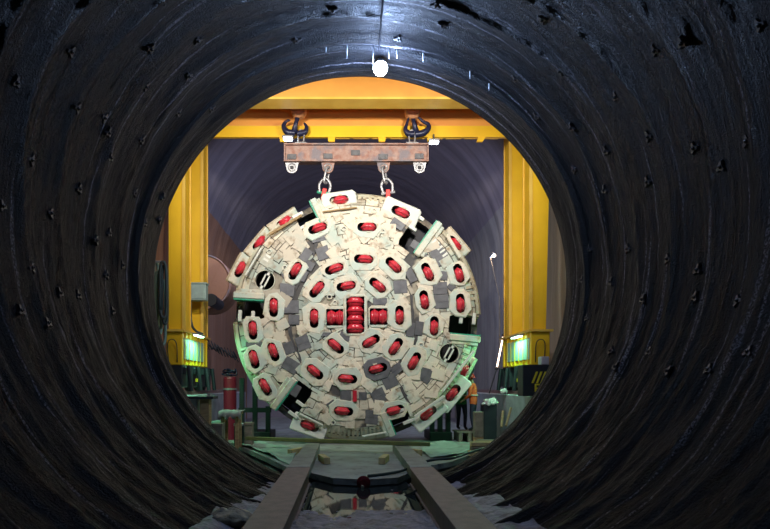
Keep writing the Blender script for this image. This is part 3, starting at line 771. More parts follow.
# cutting solids for the openings
def opening_poly(ang, rin):
    o = []; hw = 10 if rin < 95 else 10.5
    for (r, t) in ((rin, -hw * .8), (rin + 5, -hw), (140, -hw * 1.05), (140, hw * 1.1), (rin + 3, hw), (rin, hw * .8)):
        a = math.radians(ang); rr = Vector((math.cos(a), math.sin(a))); tt = Vector((math.sin(a), -math.cos(a)))   # t positive: clockwise
        p = rr * r + tt * t; o.append((HC.x + p.x * PX, HC.z + p.y * PX))
    return o
bm = bmesh.new()
for ang, rin in OPEN: prism(bm, opening_poly(ang, rin), YH - .3, YH + .62)
for x, y in HOLES: lathe(bm, [(9.6 * PX, -.2), (9.6 * PX, .62)], c=hp_(x, y, 0), axis='Y', n=32)
def cutbox(px, py, ang, l, w, dep=.55):
    bm_ = [hp_(px, py, 0)]; a = math.radians(ang)
    box(bm, hp_(px, py, -.1), (l * PX, dep, w * PX), rot=Matrix.Rotation(-a, 4, 'Y'))
for px_, py_, an_, ty in CUT:
    if ty == 'q': continue
    if (px_ - 357) ** 2 + (py_ - 316.3) ** 2 > 113 ** 2 and ty != 'a': continue
    cutbox(px_, py_, an_, SL + .8, SW + .8)
cutbox(355.3, 315.3, 0, 19, 38); cutbox(335.4, 317.6, 0, 18.6, 17.5); cutbox(378.6, 316.9, 0, 18.6, 17.5)
me = bpy.data.meshes.new('cuts'); bmesh.ops.recalc_face_normals(bm, faces=bm.faces); bm.to_mesh(me); bm.free()
cuts = link(bpy.data.objects.new('cuts', me))
def boolean(o):
    md = o.modifiers.new('b', 'BOOLEAN'); md.operation = 'DIFFERENCE'; md.object = cuts; md.solver = 'EXACT'; md.use_self = True
    bpy.context.view_layer.update()
    dg = bpy.context.evaluated_depsgraph_get(); me2 = bpy.data.meshes.new_from_object(o.evaluated_get(dg))
    o.modifiers.clear(); o.data = me2
bm = bmesh.new()
prof = [(0, 0), (60, 0), (111, 0), (123.5, -.21), (125, -.38), (124.5, -1.15), (119, -1.15), (119, -.6), (106, -.14), (60, -.14), (0, -.14)]
lathe(bm, [(r * PX, -w) for r, w in prof], c=(HC.x, YH, HC.z), axis='Y', n=144)
bmesh.ops.remove_doubles(bm, verts=bm.verts, dist=1e-5)
sh = obj('head_shell', bm, 'face', head); boolean(sh)
GP = [(323.2, 253.5, 13, 13, 20), (306, 255.4, 9, 13, -35), (309.5, 266, 9, 9, -30), (303, 276, 8, 11, -25), (287, 290, 15, 12, -8), (291, 307, 16, 13, 0), (319, 239, 15, 6, 15), (294, 320, 11, 10, 0),
 (438.6, 255.4, 15, 20, 33), (400.3, 287.1, 13.5, 13, 5), (410.8, 276, 8, 14, 28), (441.3, 301.7, 14, 14, 4), (440, 288.5, 14, 12, 4), (443, 276, 9, 9, -5), (416, 246, 11, 8, -35), (423, 253, 9, 8, -20),
 (397.6, 224.5, 14, 8, -35), (380, 301.7, 14, 7, 0), (451, 287, 7, 7, 45), (303, 343, 13.5, 14, 20), (289, 348, 10, 12, 20), (291, 365.6, 16, 13, -32), (254.4, 344.4, 17, 5, 0), (293, 389, 14, 12, -30),
 (345, 336.5, 11, 7, -25), (327, 334.5, 16, 4, 0), (410.6, 329.8, 8, 14, -8), (419, 328.5, 8, 14, -8), (425.4, 374.8, 14.5, 14, -38), (389.7, 381, 14, 14, 25), (378.6, 396, 14, 14, 25), (371.7, 417.1, 13, 14, -6), (362.7, 396, 8, 8, 0), (345.7, 395.3, 11, 11, 0), (397, 369, 12, 9, 40), (332, 405, 9, 8, 35), (286, 276, 7, 7, 30)]
CUTG = GP + [(a_, b_, 0, 0, 0) for a_, b_, c_, d_ in CUT]
# wear tiles: bricks laid round the face
bm = bmesh.new(); rb = [20, 30, 41, 51, 62, 73, 83, 94, 103, 111, 119.5]
seamL = [(305, 222), (316, 240), (312, 258), (304, 275), (295, 290), (291, 310), (290, 330), (294, 345), (300, 360), (290, 380), (284, 392)]
seamR = [(398, 222), (412, 240), (420, 250), (411, 265), (411, 290), (413, 320), (416, 340), (405, 356), (397, 370), (403, 392), (412, 405)]
def segd(p, line):
    best = 1e9
    for a, b in zip(line, line[1:]):
        a = Vector(a); b = Vector(b); t = max(0, min(1, (p - a).dot(b - a) / (b - a).length_squared)); best = min(best, (p - a - (b - a) * t).length)
    return best
for r0, r1 in zip(rb, rb[1:]):
    a = random.uniform(0, 20)
    a_end = a + 360
    while a < a_end - .1:
        da = math.degrees(random.choice((9, 11, 13, 16)) / ((r0 + r1) / 2)); b_ = min(a + da, a_end)
        cpt = Vector((357 + (r0 + r1) / 2 * math.cos(math.radians((a + b_) / 2)), 316.3 - (r0 + r1) / 2 * math.sin(math.radians((a + b_) / 2))))
        sd = min(segd(cpt, seamL), segd(cpt, seamR))
        parts = [(r0, r1)]
        if random.random() < .25: m_ = r0 + (r1 - r0) * random.choice((.4, .6)); parts = [(r0, m_), (m_, r1)]
        if sd > 3.2 and random.random() > .03:
            for q0, q1 in parts:
                g_ = .38; h = random.uniform(.022, .045); ga = math.degrees(g_ / q0)
                j = lambda: random.uniform(-.45, .45)
                cs = [(q0 + g_ + j() * .5, a + ga), (q1 - g_ + j() * .5, a + ga), (q1 - g_ + j() * .5, b_ - ga), (q0 + g_ + j() * .5, b_ - ga)]
                lo_ = [bm.verts.new(L2(r, an, min(wr(r), 0) - .01)) for r, an in cs]; up = [bm.verts.new(L2(r, an, wr(r) + h)) for r, an in cs]
                bm.faces.new(up); bm.faces.new(lo_[::-1])
                for k in range(4): bm.faces.new((lo_[k], lo_[(k + 1) % 4], up[(k + 1) % 4], up[k]))
        a = b_
tries = []
for k in range(1500):
    an = random.uniform(0, 2 * PI); r = 108 * math.sqrt(random.uniform(.02, 1)); p = Vector((357 + r * math.cos(an), 316.3 - r * math.sin(an)))
    if min(segd(p, seamL), segd(p, seamR)) < 6.5 or any((p - q).length < 11 for q in tries): continue
    if any((p - Vector((x, y))).length < 10 for x, y, w, h, a in CUTG): continue
    if any((p - Vector(q)).length < 16 for q in HOLES): continue
    tries.append(p)
    box(bm, hp_(p.x, p.y, .03), (random.uniform(9, 15) * PX, .05 + .0006 * len(tries) % .03, random.uniform(7, 13) * PX), rot=Matrix.Rotation(-(an + random.choice((0, .35, -.35, .7))), 4, 'Y'), bev=.004)
tl = obj('face_tiles', bm, 'tile', head); boolean(tl)
# dark seams
for ln in (seamL, seamR):
    bm = bmesh.new(); q = smoothpts([hp_(x, y, .0) for x, y in ln], 4); wd = 1.5 * PX
    L0, L1 = [], []
    for i, p in enumerate(q):
        d = (q[min(i + 1, len(q) - 1)] - q[max(i - 1, 0)]).normalized(); nn = Vector((-d.z, 0, d.x)) * wd * random.uniform(.6, 1.3)
        L0.append((p + nn, p - nn))
    vs = [[bm.verts.new(c + Vector((0, -w, 0))) for c, w in ((a_, 0), (a_, .03), (b_, .03), (b_, 0))] for a_, b_ in L0]
    for A_, B_ in zip(vs, vs[1:]):
        for k in range(4): bm.faces.new((A_[k], A_[(k + 1) % 4], B_[(k + 1) % 4], B_[k]))
    bm.faces.new(vs[0]); bm.faces.new(vs[-1][::-1]); so = obj('segment_seam', bm, 'seam', head); boolean(so)
# grey wear plates
for x, y, w, h, an in GP:
    bm = bmesh.new(); box(bm, hp_(x, y, .025), (w * PX, .06, h * PX), rot=Matrix.Rotation(-math.radians(an), 4, 'Y'), bev=.008)
    if w > 11: box(bm, hp_(x, y, .045), (.05 * PX * w, .04, h * PX * .9), rot=Matrix.Rotation(-math.radians(an + random.choice((0, 90))), 4, 'Y'))
    obj('grey_wear_plate', bm, 'grey', head)
# small red cutter in the square recess near the bottom
bm = bmesh.new(); tube(bm, [hp_(354.8, 390.5, .05), hp_(354.8, 401.5, .05)], 2.2 * PX, 12); obj('scraper_pin', bm, 'red', head)
# openings: lip bar, green edge, fingers
for ang, rin in OPEN:
    a = math.radians(ang); rr = Vector((math.cos(a), 0, math.sin(a))); tt = Vector((math.sin(a), 0, -math.cos(a)))
    basis = Matrix((rr, Vector((0, 1, 0)), tt)).transposed().to_4x4()        # x radial, y depth, z clockwise
    c0 = Vector((HC.x, YH, HC.z))
    def lb(bm, r0, r1, t0, t1, w0, w1, bev=0., tl=0.):
        c = c0 + rr * (r0 + r1) / 2 * PX + tt * (t0 + t1) / 2 * PX + Vector((0, -(w0 + w1) / 2, 0))
        box(bm, c, ((r1 - r0) * PX, abs(w1 - w0), abs(t1 - t0) * PX), rot=basis @ Matrix.Rotation(tl, 4, 'Z'), bev=bev)
    bm = bmesh.new(); lb(bm, rin + 1, 124.5, 9.8, 16.5, -.30, .09, bev=.03, tl=.07); lb(bm, rin + 3, 122.5, 15, 20, -.3, .045, bev=.02, tl=.07); lip = obj('bucket_lip', bm, 'cream', head)
    bm = bmesh.new(); lb(bm, rin + 1.5, 124, 8.6, 9.9, -.32, .06, tl=.06); obj('green_edge', bm, 'green', lip)['label'] = 'green painted edge of the bucket lip'
    for fr in (104, 117):
        bm = bmesh.new(); lb(bm, fr - 1.7, fr + 1.7, -13, -1.5, -.10, .03, bev=.015); obj('bucket_finger', bm, 'white', head)
# manhole bars
for x, y in HOLES:
    bm = bmesh.new(); c = hp_(x, y, -.02); rm = Matrix.Rotation(-math.radians(62), 4, 'Y')
    for s in (-1, 1): box(bm, c + rm @ Vector((0, 0, s * 2.1 * PX)), (18.6 * PX, .06, 1.5 * PX), rot=rm)
    for s in (-1, 1): box(bm, c + rm @ Vector((s * 7.6 * PX, 0, 0)), (3.4 * PX, .06, 5.7 * PX), rot=rm)
    obj('manhole_bar', bm, 'white', head)
    bm = bmesh.new(); ring(bm, hp_(x, y, .03), (0, 1, 0), 9.9 * PX, .014, 36, 6); obj('manhole_ring', bm, 'cream', head)
# bolt sockets
for x, y in [(344, 229), (346.5, 247), (374, 211.5), (382.5, 231.5), (329.5, 297), (335, 303), (300, 332.5), (392.7, 299.7), (403.6, 297.7), (269.6, 252), (333, 422.5), (368, 390), (421, 345), (285, 268)]:
    bm = bmesh.new(); lathe(bm, [(2.6 * PX, 0), (2.9 * PX, .02), (2.6 * PX, .065), (1.6 * PX, .065), (1.5 * PX, .01), (0, .01)], c=hp_(x, y, 0), axis=Matrix.Rotation(PI / 2, 4, 'X'), n=16)
    for f in bm.faces:
        cc = f.calc_center_median() - hp_(x, y, 0)
        if math.hypot(cc.x, cc.z) < 1.58 * PX: f.material_index = 1
    obj('bolt_socket', bm, ['cream', 'dark'], head)
# rim ribs: rows of small blocks between the bucket openings
def near_open(an, m=11):
    return any(abs((an - o + 180) % 360 - 180) < m for o, _ in OPEN)
def rows_(a0, a1, r0, r1, step, m_, nm, tw=.5, wofs=.0, wh=.06):
    bm = bmesh.new(); a = a0
    while a < a1:
        if not any(abs((a - o + 177) % 360 - 180) < 9 for o, _ in OPEN) and not (abs(a - 158.6) < 8):
            h = step * tw / 2; vs = []
            for w_add in (-.05, wh):
                vs.append([bm.verts.new(L2(r, an, wr(r) + w_add + wofs)) for r, an in ((r0, a - h), (r1, a - h), (r1, a + h), (r0, a + h))])
            bm.faces.new(vs[0]); bm.faces.new(vs[1][::-1])
            for k in range(4): bm.faces.new((vs[0][k], vs[0][(k + 1) % 4], vs[1][(k + 1) % 4], vs[1][k]))
        a += step
    obj(nm, bm, m_, head)
rows_(196, 226, 114.5, 122.5, 2.0, 'rimcream', 'rim_ribs', .55)
rows_(243, 282, 113.5, 120.5, 2.1, 'rimcream', 'rim_ribs', .5)
rows_(3, 24, 112.5, 120.5, 2.9, 'rimcream', 'rim_ribs', .5)
rows_(28, 46, 104, 110, 2.3, 'white', 'rim_ribs', .5)
rows_(146, 176, 104, 109.5, 2.3, 'white', 'rim_ribs', .5)
rows_(-36, -14, 111, 119, 3., 'cream', 'rim_ribs', .5)
rows_(68, 105, 117.5, 122, 2.6, 'rimcream', 'rim_ribs', .6)
# continuous rim lip and segments
ends = sorted(o % 360 for o, _ in OPEN)
for e0, e1 in zip(ends, ends[1:] + [ends[0] + 360]):
    bm = bmesh.new(); st, en = e0 + 6.2, e1 - 6.2; nn = int(en - st); qs = []
    for k in range(nn + 1):
        a = st + (en - st) * k / nn
        qs.append([bm.verts.new(L2(r, a, w)) for r, w in ((120.5, -.14), (123.2, -.17), (126, -.32), (126, -.95), (124, -.95))])
    for q0, q1 in zip(qs, qs[1:]):
        for i in range(5): bm.faces.new((q0[i], q0[(i + 1) % 5], q1[(i + 1) % 5], q1[i]))
    bm.faces.new(qs[0]); bm.faces.new(qs[-1][::-1])
    obj('rim_band', bm, 'rimcream', head)
# pale long bars along the lower right and upper left rim
for (x0, y0, x1, y1, wd, m_, zz) in [(414, 416.5, 443.5, 396, 2.6, 'white', .16), (441.5, 391.5, 473, 351, 2.4, 'white', .16), (270, 235.5, 302, 216.5, 2.4, 'wood', .10), (246, 276, 262, 249, 1.8, 'white', .08), (323, 213, 357, 208.5, 1.6, 'wood', .07),
                                     (362, 436, 386, 432, 1.6, 'white', .12), (447, 236, 460, 258, 3.4, 'cream', .02), (300, 413.5, 323, 425, 1.6, 'white', .12)]:
    bm = bmesh.new(); A_, B_ = hp_(x0, y0, zz), hp_(x1, y1, zz); d = B_ - A_
    box(bm, (A_ + B_) / 2, (d.length, .12, wd * PX), rot=Matrix.Rotation(math.atan2(-d.z, d.x), 4, 'Y'), bev=.01); obj('rim_bar', bm, m_, head)
# back of the head and lugs
bm = bmesh.new(); lathe(bm, [(0, -.1), (118 * PX, -.1), (118 * PX, .05), (0, .05)], c=(HC.x, YH + 1.05, HC.z), axis='Y', n=72)
obj('back_plate', bm, 'dark', head)
for lx, ly, tl_ in ((323.5, 193, .18), (388, 194, 0.)):
    bm = bmesh.new(); p = P(lx, ly, YL); box(bm, p + Vector((0, 0, -.10)), (.13, .12, .46), rot=tl_, bev=.015); obj('lifting_lug', bm, 'redlug', head)['label'] = 'red lifting lug on the rim'
bpy.data.objects.remove(cuts)

# cradle / dark frames under the head
for s, x0, x1, nm in ((-1, 240, 272, 'left'), (1, 428, 450, 'right')):
    t = thing('support_cradle', 'dark green steel cradle on the ground behind the lower %s of the cutterhead' % nm, 'steel cradle', P((x0 + x1) / 2, 440, YH + .9), 'dark cradles behind the head')
    a = P(x0, 430, YH + 1.6); b = P(x1, 430, YH + 1.6)
    bm = bmesh.new(); box2(bm, (a.x, YH + 1.2, SLAB), (b.x, YH + 2.6, SLAB + .28), bev=.02); obj('base_frame', bm, 'darkgreen', t)
    for k in range(3):
        bm = bmesh.new(); xx = a.x + .1 + k * (b.x - a.x - .2) / 2; box2(bm, (xx - .07, YH + 1.3, SLAB + .28), (xx + .07, YH + 1.5, SLAB + (2.0 if (k < 2) == (s < 0) else 1.1))); obj('post', bm, 'darkgreen', t)
    bm = bmesh.new(); box2(bm, (a.x, YH + 1.32, SLAB + .9), (b.x, YH + 1.46, SLAB + 1.05)); obj('cross_rail', bm, 'darkgreen', t)

# ------------------------------------------------------------------ clutter left
def simple(name, fn, m, label, cat, group=None, smooth=False):
    bm = bmesh.new(); fn(bm); return tag(obj(name, bm, m, smooth=smooth), label, cat, group)
# hose coils hanging between bore edge and left leg
p = P(160, 262, 15.9)
t = thing('hose_coil', 'dark and pale green hoses looped on the left cavern wall beside the crane leg', 'hoses', P(160, 340, 15.9))
for k, (x0, x1, y0, y1, m_, r_) in enumerate([(160, 166, 262, 318, 'hose', .045), (162, 167, 266, 324, 'hose', .04), (155.5, 161, 272, 334, 'palehose', .05), (153.5, 158, 262, 322, 'palehose', .045), (158, 165, 280, 345, 'palehose', .04)]):
    D_ = 15.9 + .1 * k; bm = bmesh.new()
    q = [P(x0, y1 - 8, D_), P(x0 + .3, y0 + 8, D_), P((x0 + x1) / 2, y0, D_), P(x1, y0 + 8, D_ + .05), P(x1 + .3, y1 - 8, D_ + .05), P((x0 + x1) / 2, y1, D_), P(x0, y1 - 8, D_)]
    tube(bm, smoothpts(q, 6), r_, 8); obj('hose_loop', bm, m_, t, smooth=True)
bm = bmesh.new(); q = P(162, 262, 15.9); tube(bm, [(q.x, q.y + .2, q.z + .05), (q.x - .9, q.y + .2, q.z + .05)], .03, 8); obj('wall_bracket', bm, 'galv', t)
# round brown panel + cables on the far left wall
t = thing('wall_duct', 'big round brown duct end on the left cavern wall behind the crane leg', 'duct', P(207, 300, 22))
c = P(203, 282, 21.5)
bm = bmesh.new(); lathe(bm, [(0, 0), (.92, 0), (.97, .1), (1.0, .12), (1.0, 1.6), (.9, 1.6)], c=c, axis='Y', n=48); obj('duct_drum', bm, 'cavern_brown', t, smooth=False)
bm = bmesh.new(); ring(bm, c, (0, 1, 0), .97, .035, 48, 6); obj('rim_ring', bm, 'rust', t, smooth=True)
bm = bmesh.new()
pts = []
for k in range(46):
    u = k / 45; bx = 204 + 33 * u; pts.append(P(bx + (1.6 if k % 2 else -1.6), 343 + 14 * u + (5.5 if k % 2 else -5.5) * (.6 + .4 * math.sin(k * 1.7)), 19.9 + 1.4 * u))
tube(bm, smoothpts(pts, 3), .018, 6); tag(obj('cable_coils', bm, 'black', smooth=True), 'black cable hanging in zigzag loops on the brown left wall', 'cable')
bm = bmesh.new(); a = P(211, 300, 20.3); lathe(bm, [(0, -.06), (.20, -.06), (.22, 0), (.20, 1.2), (0, 1.2)], c=a, axis='Y', n=20); obj('black_cover', bm, 'black', t)
def prop(px0, py0, px1, py1, D, d=.4): a = P(px0, py1, D); b = P(px1, py0, D); return (a.x, D, a.z), (b.x, D + d, b.z)
# timber post supporting platform at left
t = thing('timber_stand', 'thick timber post with a steel cap plate beside the left plinth', 'timber stand', P(200, 440, 15.4))
bm = bmesh.new(); a, b = prop(199.5, 399, 209, 440, 15.4, .3); box2(bm, (a[0], a[1], SLAB - .0), b, bev=.01); obj('post', bm, 'wood', t)
bm = bmesh.new(); a, b = prop(188, 399, 197, 440, 15.5, .3); box2(bm, (a[0], a[1], SLAB - .0), b, bev=.01); obj('concrete_pad', bm, 'plinth', t)
bm = bmesh.new(); a, b = prop(186, 396.5, 213, 399, 15.3, .6); box2(bm, a, b); obj('cap_plate', bm, 'dark', t)
bm = bmesh.new(); q = P(209, 394.5, 15.5); box(bm, q + Vector((0, 0, -.01)), (.07, .07, .10), bev=.01); obj('clamp_bolt', bm, 'galv', t)
# maroon drum
t = thing('maroon_drum', 'tall maroon drum with a pale band and dark hoses heaped on top', 'drum', P(229, 410, 19.6))
c = P(230, 410, 19.6); c.z = SLAB
bm = bmesh.new(); h_ = P(230, 377, 19.6).z - SLAB; rr_ = .21
lathe(bm, [(0, 0), (rr_, 0), (rr_, h_ * .33), (rr_ + .012, h_ * .34), (rr_ + .012, h_ * .36), (rr_, h_ * .37), (rr_, h_ * .97), (rr_ * .9, h_), (0, h_)], c=c, n=24); obj('drum_body', bm, 'maroon', t, smooth=False)
bm = bmesh.new(); zb = P(230, 389, 19.6).z - SLAB; lathe(bm, [(rr_ + .008, zb - .03), (rr_ + .014, zb - .03), (rr_ + .014, zb + .03), (rr_ + .008, zb + .03)], c=c, n=24); obj('pale_band', bm, 'galv', t)
bm = bmesh.new(); random.seed(3)
q = [c + Vector((random.uniform(-.28, .3), random.uniform(-.15, .1), h_ + random.uniform(.02, .28))) for _ in range(16)]; tube(bm, smoothpts(q, 5), .022, 6); obj('hose_heap', bm, 'blue', t, smooth=True)
# trestle with white cloth
t = thing('trestle', 'small timber trestle carrying a white cloth left of the cutterhead', 'trestle', P(228, 440, 16.8))
zt = P(228, 412, 16.8).z
bm = bmesh.new(); a = P(221, 412, 16.8); b = P(240, 412, 16.8); box2(bm, (a.x, 16.7, zt - .06), (b.x, 17.3, zt)); obj('top_board', bm, 'wood', t)
for xx in (a.x + .06, b.x - .08):
    for yy in (16.76, 17.22):
        bm = bmesh.new(); box2(bm, (xx - .05, yy - .04, SLAB), (xx + .05, yy + .04, zt - .06)); obj('leg', bm, 'wood', t)
bm = bmesh.new(); g2 = []
for j in range(12):
    row = []
    for i in range(24):
        x = a.x - .06 + (b.x - a.x + .12) * i / 23; y = 16.62 + .75 * j / 11
        z = zt + .035 + .035 * fb(x * 4, y * 4, 2) + (.05 if 3 < i < 18 else 0) * fb(x * 2, y * 3, 7) ** 2
        if j == 0: z = zt - .16 - .05 * math.sin(i * .9)
        row.append(bm.verts.new((x, y, z)))
    g2.append(row)
for j in range(11):
    for i in range(23): bm.faces.new((g2[j][i], g2[j][i + 1], g2[j + 1][i + 1], g2[j + 1][i]))
bmesh.ops.solidify(bm, geom=bm.faces[:], thickness=.012)
tag(obj('white_cloth', bm, 'cloth', smooth=True), 'crumpled white cloth draped over the timber trestle', 'cloth')
bm = bmesh.new(); q = P(219, 414, 16.9); q.z = SLAB; q2 = P(215, 424, 16.7); lathe(bm, [(0, 0), (.17, 0), (.2, .1), (.2, .72), (.17, .76), (0, .78)], c=(q.x - .05, 17.0, SLAB), n=20); tag(obj('grey_barrel', bm, 'box', smooth=False), 'pale grey-green barrel left of the timber trestle', 'barrel')
for (x0, y0, x1, y1, D_, m_, lb_) in [(212, 424, 222, 436, 15.6, 'greywood', 'grey wooden crate on the slab right of the timber post'), (244, 423, 252, 433, 17.4, 'greywood', 'small square wooden crate at the lower left of the cutterhead'), (234, 424, 242, 433, 17.5, 'black', 'small black box between trestle and wooden crate')]:
    t = thing('crate', lb_, 'crate', P((x0 + x1) / 2, y1, D_))
    a, b = prop(x0, y0, x1, y1, D_, .35); a = (a[0], a[1], SLAB)
    bm = bmesh.new(); box2(bm, a, b, bev=.01); obj('crate_body', bm, m_, t)
    bm = bmesh.new(); box2(bm, (a[0] - .01, a[1] - .02, b[2] - .06), (b[0] + .01, b[1] + .01, b[2] + .01)); obj('lid', bm, m_ if m_ != 'black' else 'cloth', t)

# ------------------------------------------------------------------ clutter right
random.seed(11)
for i in range(11):
    lay, row = i // 4, i % 4
    yy = 15.0 + row * .31 + lay * .1; xx = 3.25 + random.uniform(-.15, .25) + .12 * row; z0 = SLAB + lay * .115
    bm = bmesh.new(); box(bm, (xx, yy, z0 + .055), (random.uniform(.7, 1.15), .21, .10), rot=Matrix.Rotation(random.uniform(-.05, .05), 4, 'Z'), bev=.006)
    tag(obj('timber_offcut', bm, random.choice(['wood', 'greywood', 'greywood', 'wedge'])), 'rough timber offcut in the heap right of the cutterhead, %s layer' % ('bottom', 'middle', 'top')[lay], 'timber', 'timber offcuts, %s layer of the heap' % ('bottom', 'middle', 'top')[lay])
for k, (x0, y0, x1, y1) in enumerate([(506, 420, 511, 408), (501.5, 421, 503, 411)]):
    bm = bmesh.new(); tube(bm, [P(x0, y0 + 6, 15.9), P(x1, y1, 16.2)], .035, 6)
    tag(obj('leaning_plank', bm, 'wedge'), 'narrow pale plank leaning on the right plinth, %s of two' % ('right' if k == 0 else 'left'), 'plank', 'planks leaning on the right plinth')
t = thing('tool_bin', 'dark open bin heaped with crumpled white sheeting right of the workers', 'bin', P(489, 425, 18.2))
a, b = prop(484, 404, 497, 424, 18.2, .5); bm = bmesh.new(); box2(bm, (a[0], a[1], SLAB), b, bev=.015); obj('bin_body', bm, 'black', t)
bm = bmesh.new(); bmesh.ops.create_icosphere(bm, subdivisions=3, radius=1, matrix=Matrix.Translation(((a[0] + b[0]) / 2, 18.4, b[2] + .02)) @ Matrix.Diagonal((.2, .25, .13, 1)))
for v in bm.verts: v.co += (v.co - Vector(((a[0] + b[0]) / 2, 18.4, b[2]))) * .7 * fb(v.co.x * 9, v.co.y * 9, v.co.z * 9)
obj('white_sheeting', bm, 'cloth', t, smooth=True)
t = thing('storage_box', 'squat grey box with a tan base in front of the orange-clad worker', 'storage box', P(479, 430, 17.2))
a, b = prop(475, 412, 483.5, 431, 17.2, .3); bm = bmesh.new(); box2(bm, (a[0], a[1], SLAB + .28), b, bev=.01); obj('box_body', bm, 'greywood', t)
bm = bmesh.new(); box2(bm, (a[0], a[1], SLAB), (b[0], b[1], SLAB + .27)); obj('box_base', bm, 'wood', t)
bm = bmesh.new(); c = P(499, 397, 18.5); c.z = -2.14
bmesh.ops.create_icosphere(bm, subdivisions=3, radius=.11, matrix=Matrix.Translation(c + Vector((.15, 0, 0))))
for v in bm.verts: v.co.z = max(v.co.z + .07 * fb(v.co.x * 9, v.co.y * 9, 1), -2.21)
tag(obj('white_bag', bm, 'cloth', smooth=True), 'small white bag on top of the right concrete plinth', 'bag')
# low pallet the workers stand on
t = thing('pallet', 'low timber platform under the two workers', 'platform', P(467, 436, 18.9))
bm = bmesh.new()
for k in range(6): box2(bm, (P(455, 0, 18.9).x, 18.45 + k * .16, SLAB + .30), (P(479, 0, 18.9).x, 18.58 + k * .16, SLAB + .34))
obj('deck_board', bm, 'greywood', t)
for xx in (458, 467, 476):
    bm = bmesh.new(); box2(bm, (P(xx, 0, 18.9).x - .05, 18.46, SLAB), (P(xx, 0, 18.9).x + .05, 19.36, SLAB + .30)); obj('bearer', bm, 'greywood', t)

# ------------------------------------------------------------------ people
def person(loc, rz, label, jacket, trousers, helmet_m, pose):
    t = thing('person', label, 'person', loc); t.rotation_euler = (0, 0, rz)
    V = []; E = []; Rr = []
    def v(p, r, par=None):
        V.append(p); Rr.append(r)
        if par is not None: E.append((par, len(V) - 1))
        return len(V) - 1
    ln = pose.get('lean', 0)
    pel = v((0, 0, .93), .145); w1 = v((0, ln * .1, 1.08), .135, pel); ch = v((0, ln * .3, 1.30), .165, w1); sh_ = v((0, ln * .4, 1.44), .11, ch); nk = v((0, ln * .5, 1.52), .06, sh_)
    hd = v((0, ln * .6 + .01, 1.60), .085, nk); ht = v((0, ln * .65 + .015, 1.70), .09, hd)
    v((0, ln * .6 + .10, 1.615), .022, hd)
    hands = []
    for s in (-1, 1):
        hip = v((s * .10, 0, .86), .105, pel); kn = v((s * .12, .04 + pose.get('knee', 0), .48), .068, hip); an = v((s * .13, -.01, .10), .048, kn); v((s * .14, .14, .045), .042, an)
        so = v((s * .19, ln * .4, 1.40), .075, sh_); el = pose['arm'][0 if s < 0 else 1]
        e1 = v((s * .25 + el[0][0], ln * .4 + el[0][1], el[0][2]), .05, so); w_ = v((s * .24 + el[1][0], ln * .4 + el[1][1], el[1][2]), .034, e1)
        dr = (Vector(V[w_]) - Vector(V[e1])).normalized(); pm = v(tuple(Vector(V[w_]) + dr * .07), .036, w_); hands.append((Vector(V[pm]), dr, s))
    me = bpy.data.meshes.new('b'); me.from_pydata([Vector(p) for p in V], E, [])
    o = link(bpy.data.objects.new('b', me)); md = o.modifiers.new('s', 'SKIN'); md.use_smooth_shade = True
    for i, r in enumerate(Rr): me.skin_vertices[0].data[i].radius = (r, r)
    me.skin_vertices[0].data[0].use_root = True
    sb_ = o.modifiers.new('u', 'SUBSURF'); sb_.levels = 2; sb_.render_levels = 2
    bpy.context.view_layer.update(); m2 = bpy.data.meshes.new_from_object(o.evaluated_get(bpy.context.evaluated_depsgraph_get())); bpy.data.objects.remove(o)
    bm = bmesh.new(); bm.from_mesh(m2)
    for p, d, s in hands:
        sx, sy = frame(d)
        for k, (o_, ln_) in enumerate(((-.028, .07), (-.009, .082), (.009, .078), (.027, .06))):
            b0 = p + sx * o_ * 1.1; tube(bm, [b0, b0 + d * ln_ * .6, b0 + d * ln_ + sy * .02 + Vector((0, .012, 0))], [.0095, .009, .007], 6)
        tube(bm, [p - d * .03 + sx * .03 * s, p + sx * .055 * s + d * .01, p + sx * .06 * s + d * .045], [.011, .010, .008], 6)
    for f in bm.faces:
        c = f.calc_center_median(); f.smooth = True
        hand = any((c - p).length < .12 for p, _, _ in hands)
        f.material_index = 2 if (hand or c.z > 1.50) else (0 if c.z > .84 or abs(c.x) > .24 else 1)
        if c.z < .12: f.material_index = 3
    b_ = obj('body', bm, [jacket, trousers, 'skin', 'black'], t, local=True)
    hx = Vector((0, ln * .65 + .01, 1.66))
    bm = bmesh.new(); lathe(bm, [(.16, .0), (.165, .012), (.125, .02), (.122, .07), (.10, .12), (.05, .15), (0, .158)], c=hx, n=24); hh = obj('helmet', bm, helmet_m, t, local=True, smooth=True)
    bm = bmesh.new()
    for s in (-1, 1):
        bmesh.ops.create_icosphere(bm, subdivisions=2, radius=.012, matrix=Matrix.Translation((s * .032, ln * .6 + .092, 1.645)))
    obj('eyes', bm, 'dark', t, local=True)
    bm = bmesh.new(); ring(bm, (0, ln * .15, 1.12), (0, 0, 1), .15, .02, 24, 6)
    for v_ in bm.verts: v_.co.z = 1.12 + (v_.co.z - 1.12) * 1.2
    obj('reflective_band', bm, 'reflect', t, local=True, smooth=True)
    return t
pz = SLAB + .34
p1 = P(473.5, 430, 18.75); person((p1.x, 18.75, pz), 1.2, 'standing person in orange jacket, dark trousers and red helmet, arms lowered forward', 'orangecloth', 'navy', 'helmet', {'lean': .12, 'arm': [((0, .03, 1.12), (.05, .22, .98)), ((-.01, .03, 1.12), (-.05, .25, 1.0))]})
p2 = P(462, 430, 19.2); person((p2.x, 19.3, pz - .02), -.7, 'person in green jacket and dark helmet beside the cutterhead rim, arms reaching down', 'greencloth', 'navy', 'darkhelmet', {'lean': .3, 'arm': [((.02, .08, 1.14), (.06, .22, .92)), ((-.02, .08, 1.14), (-.06, .24, .94))]})

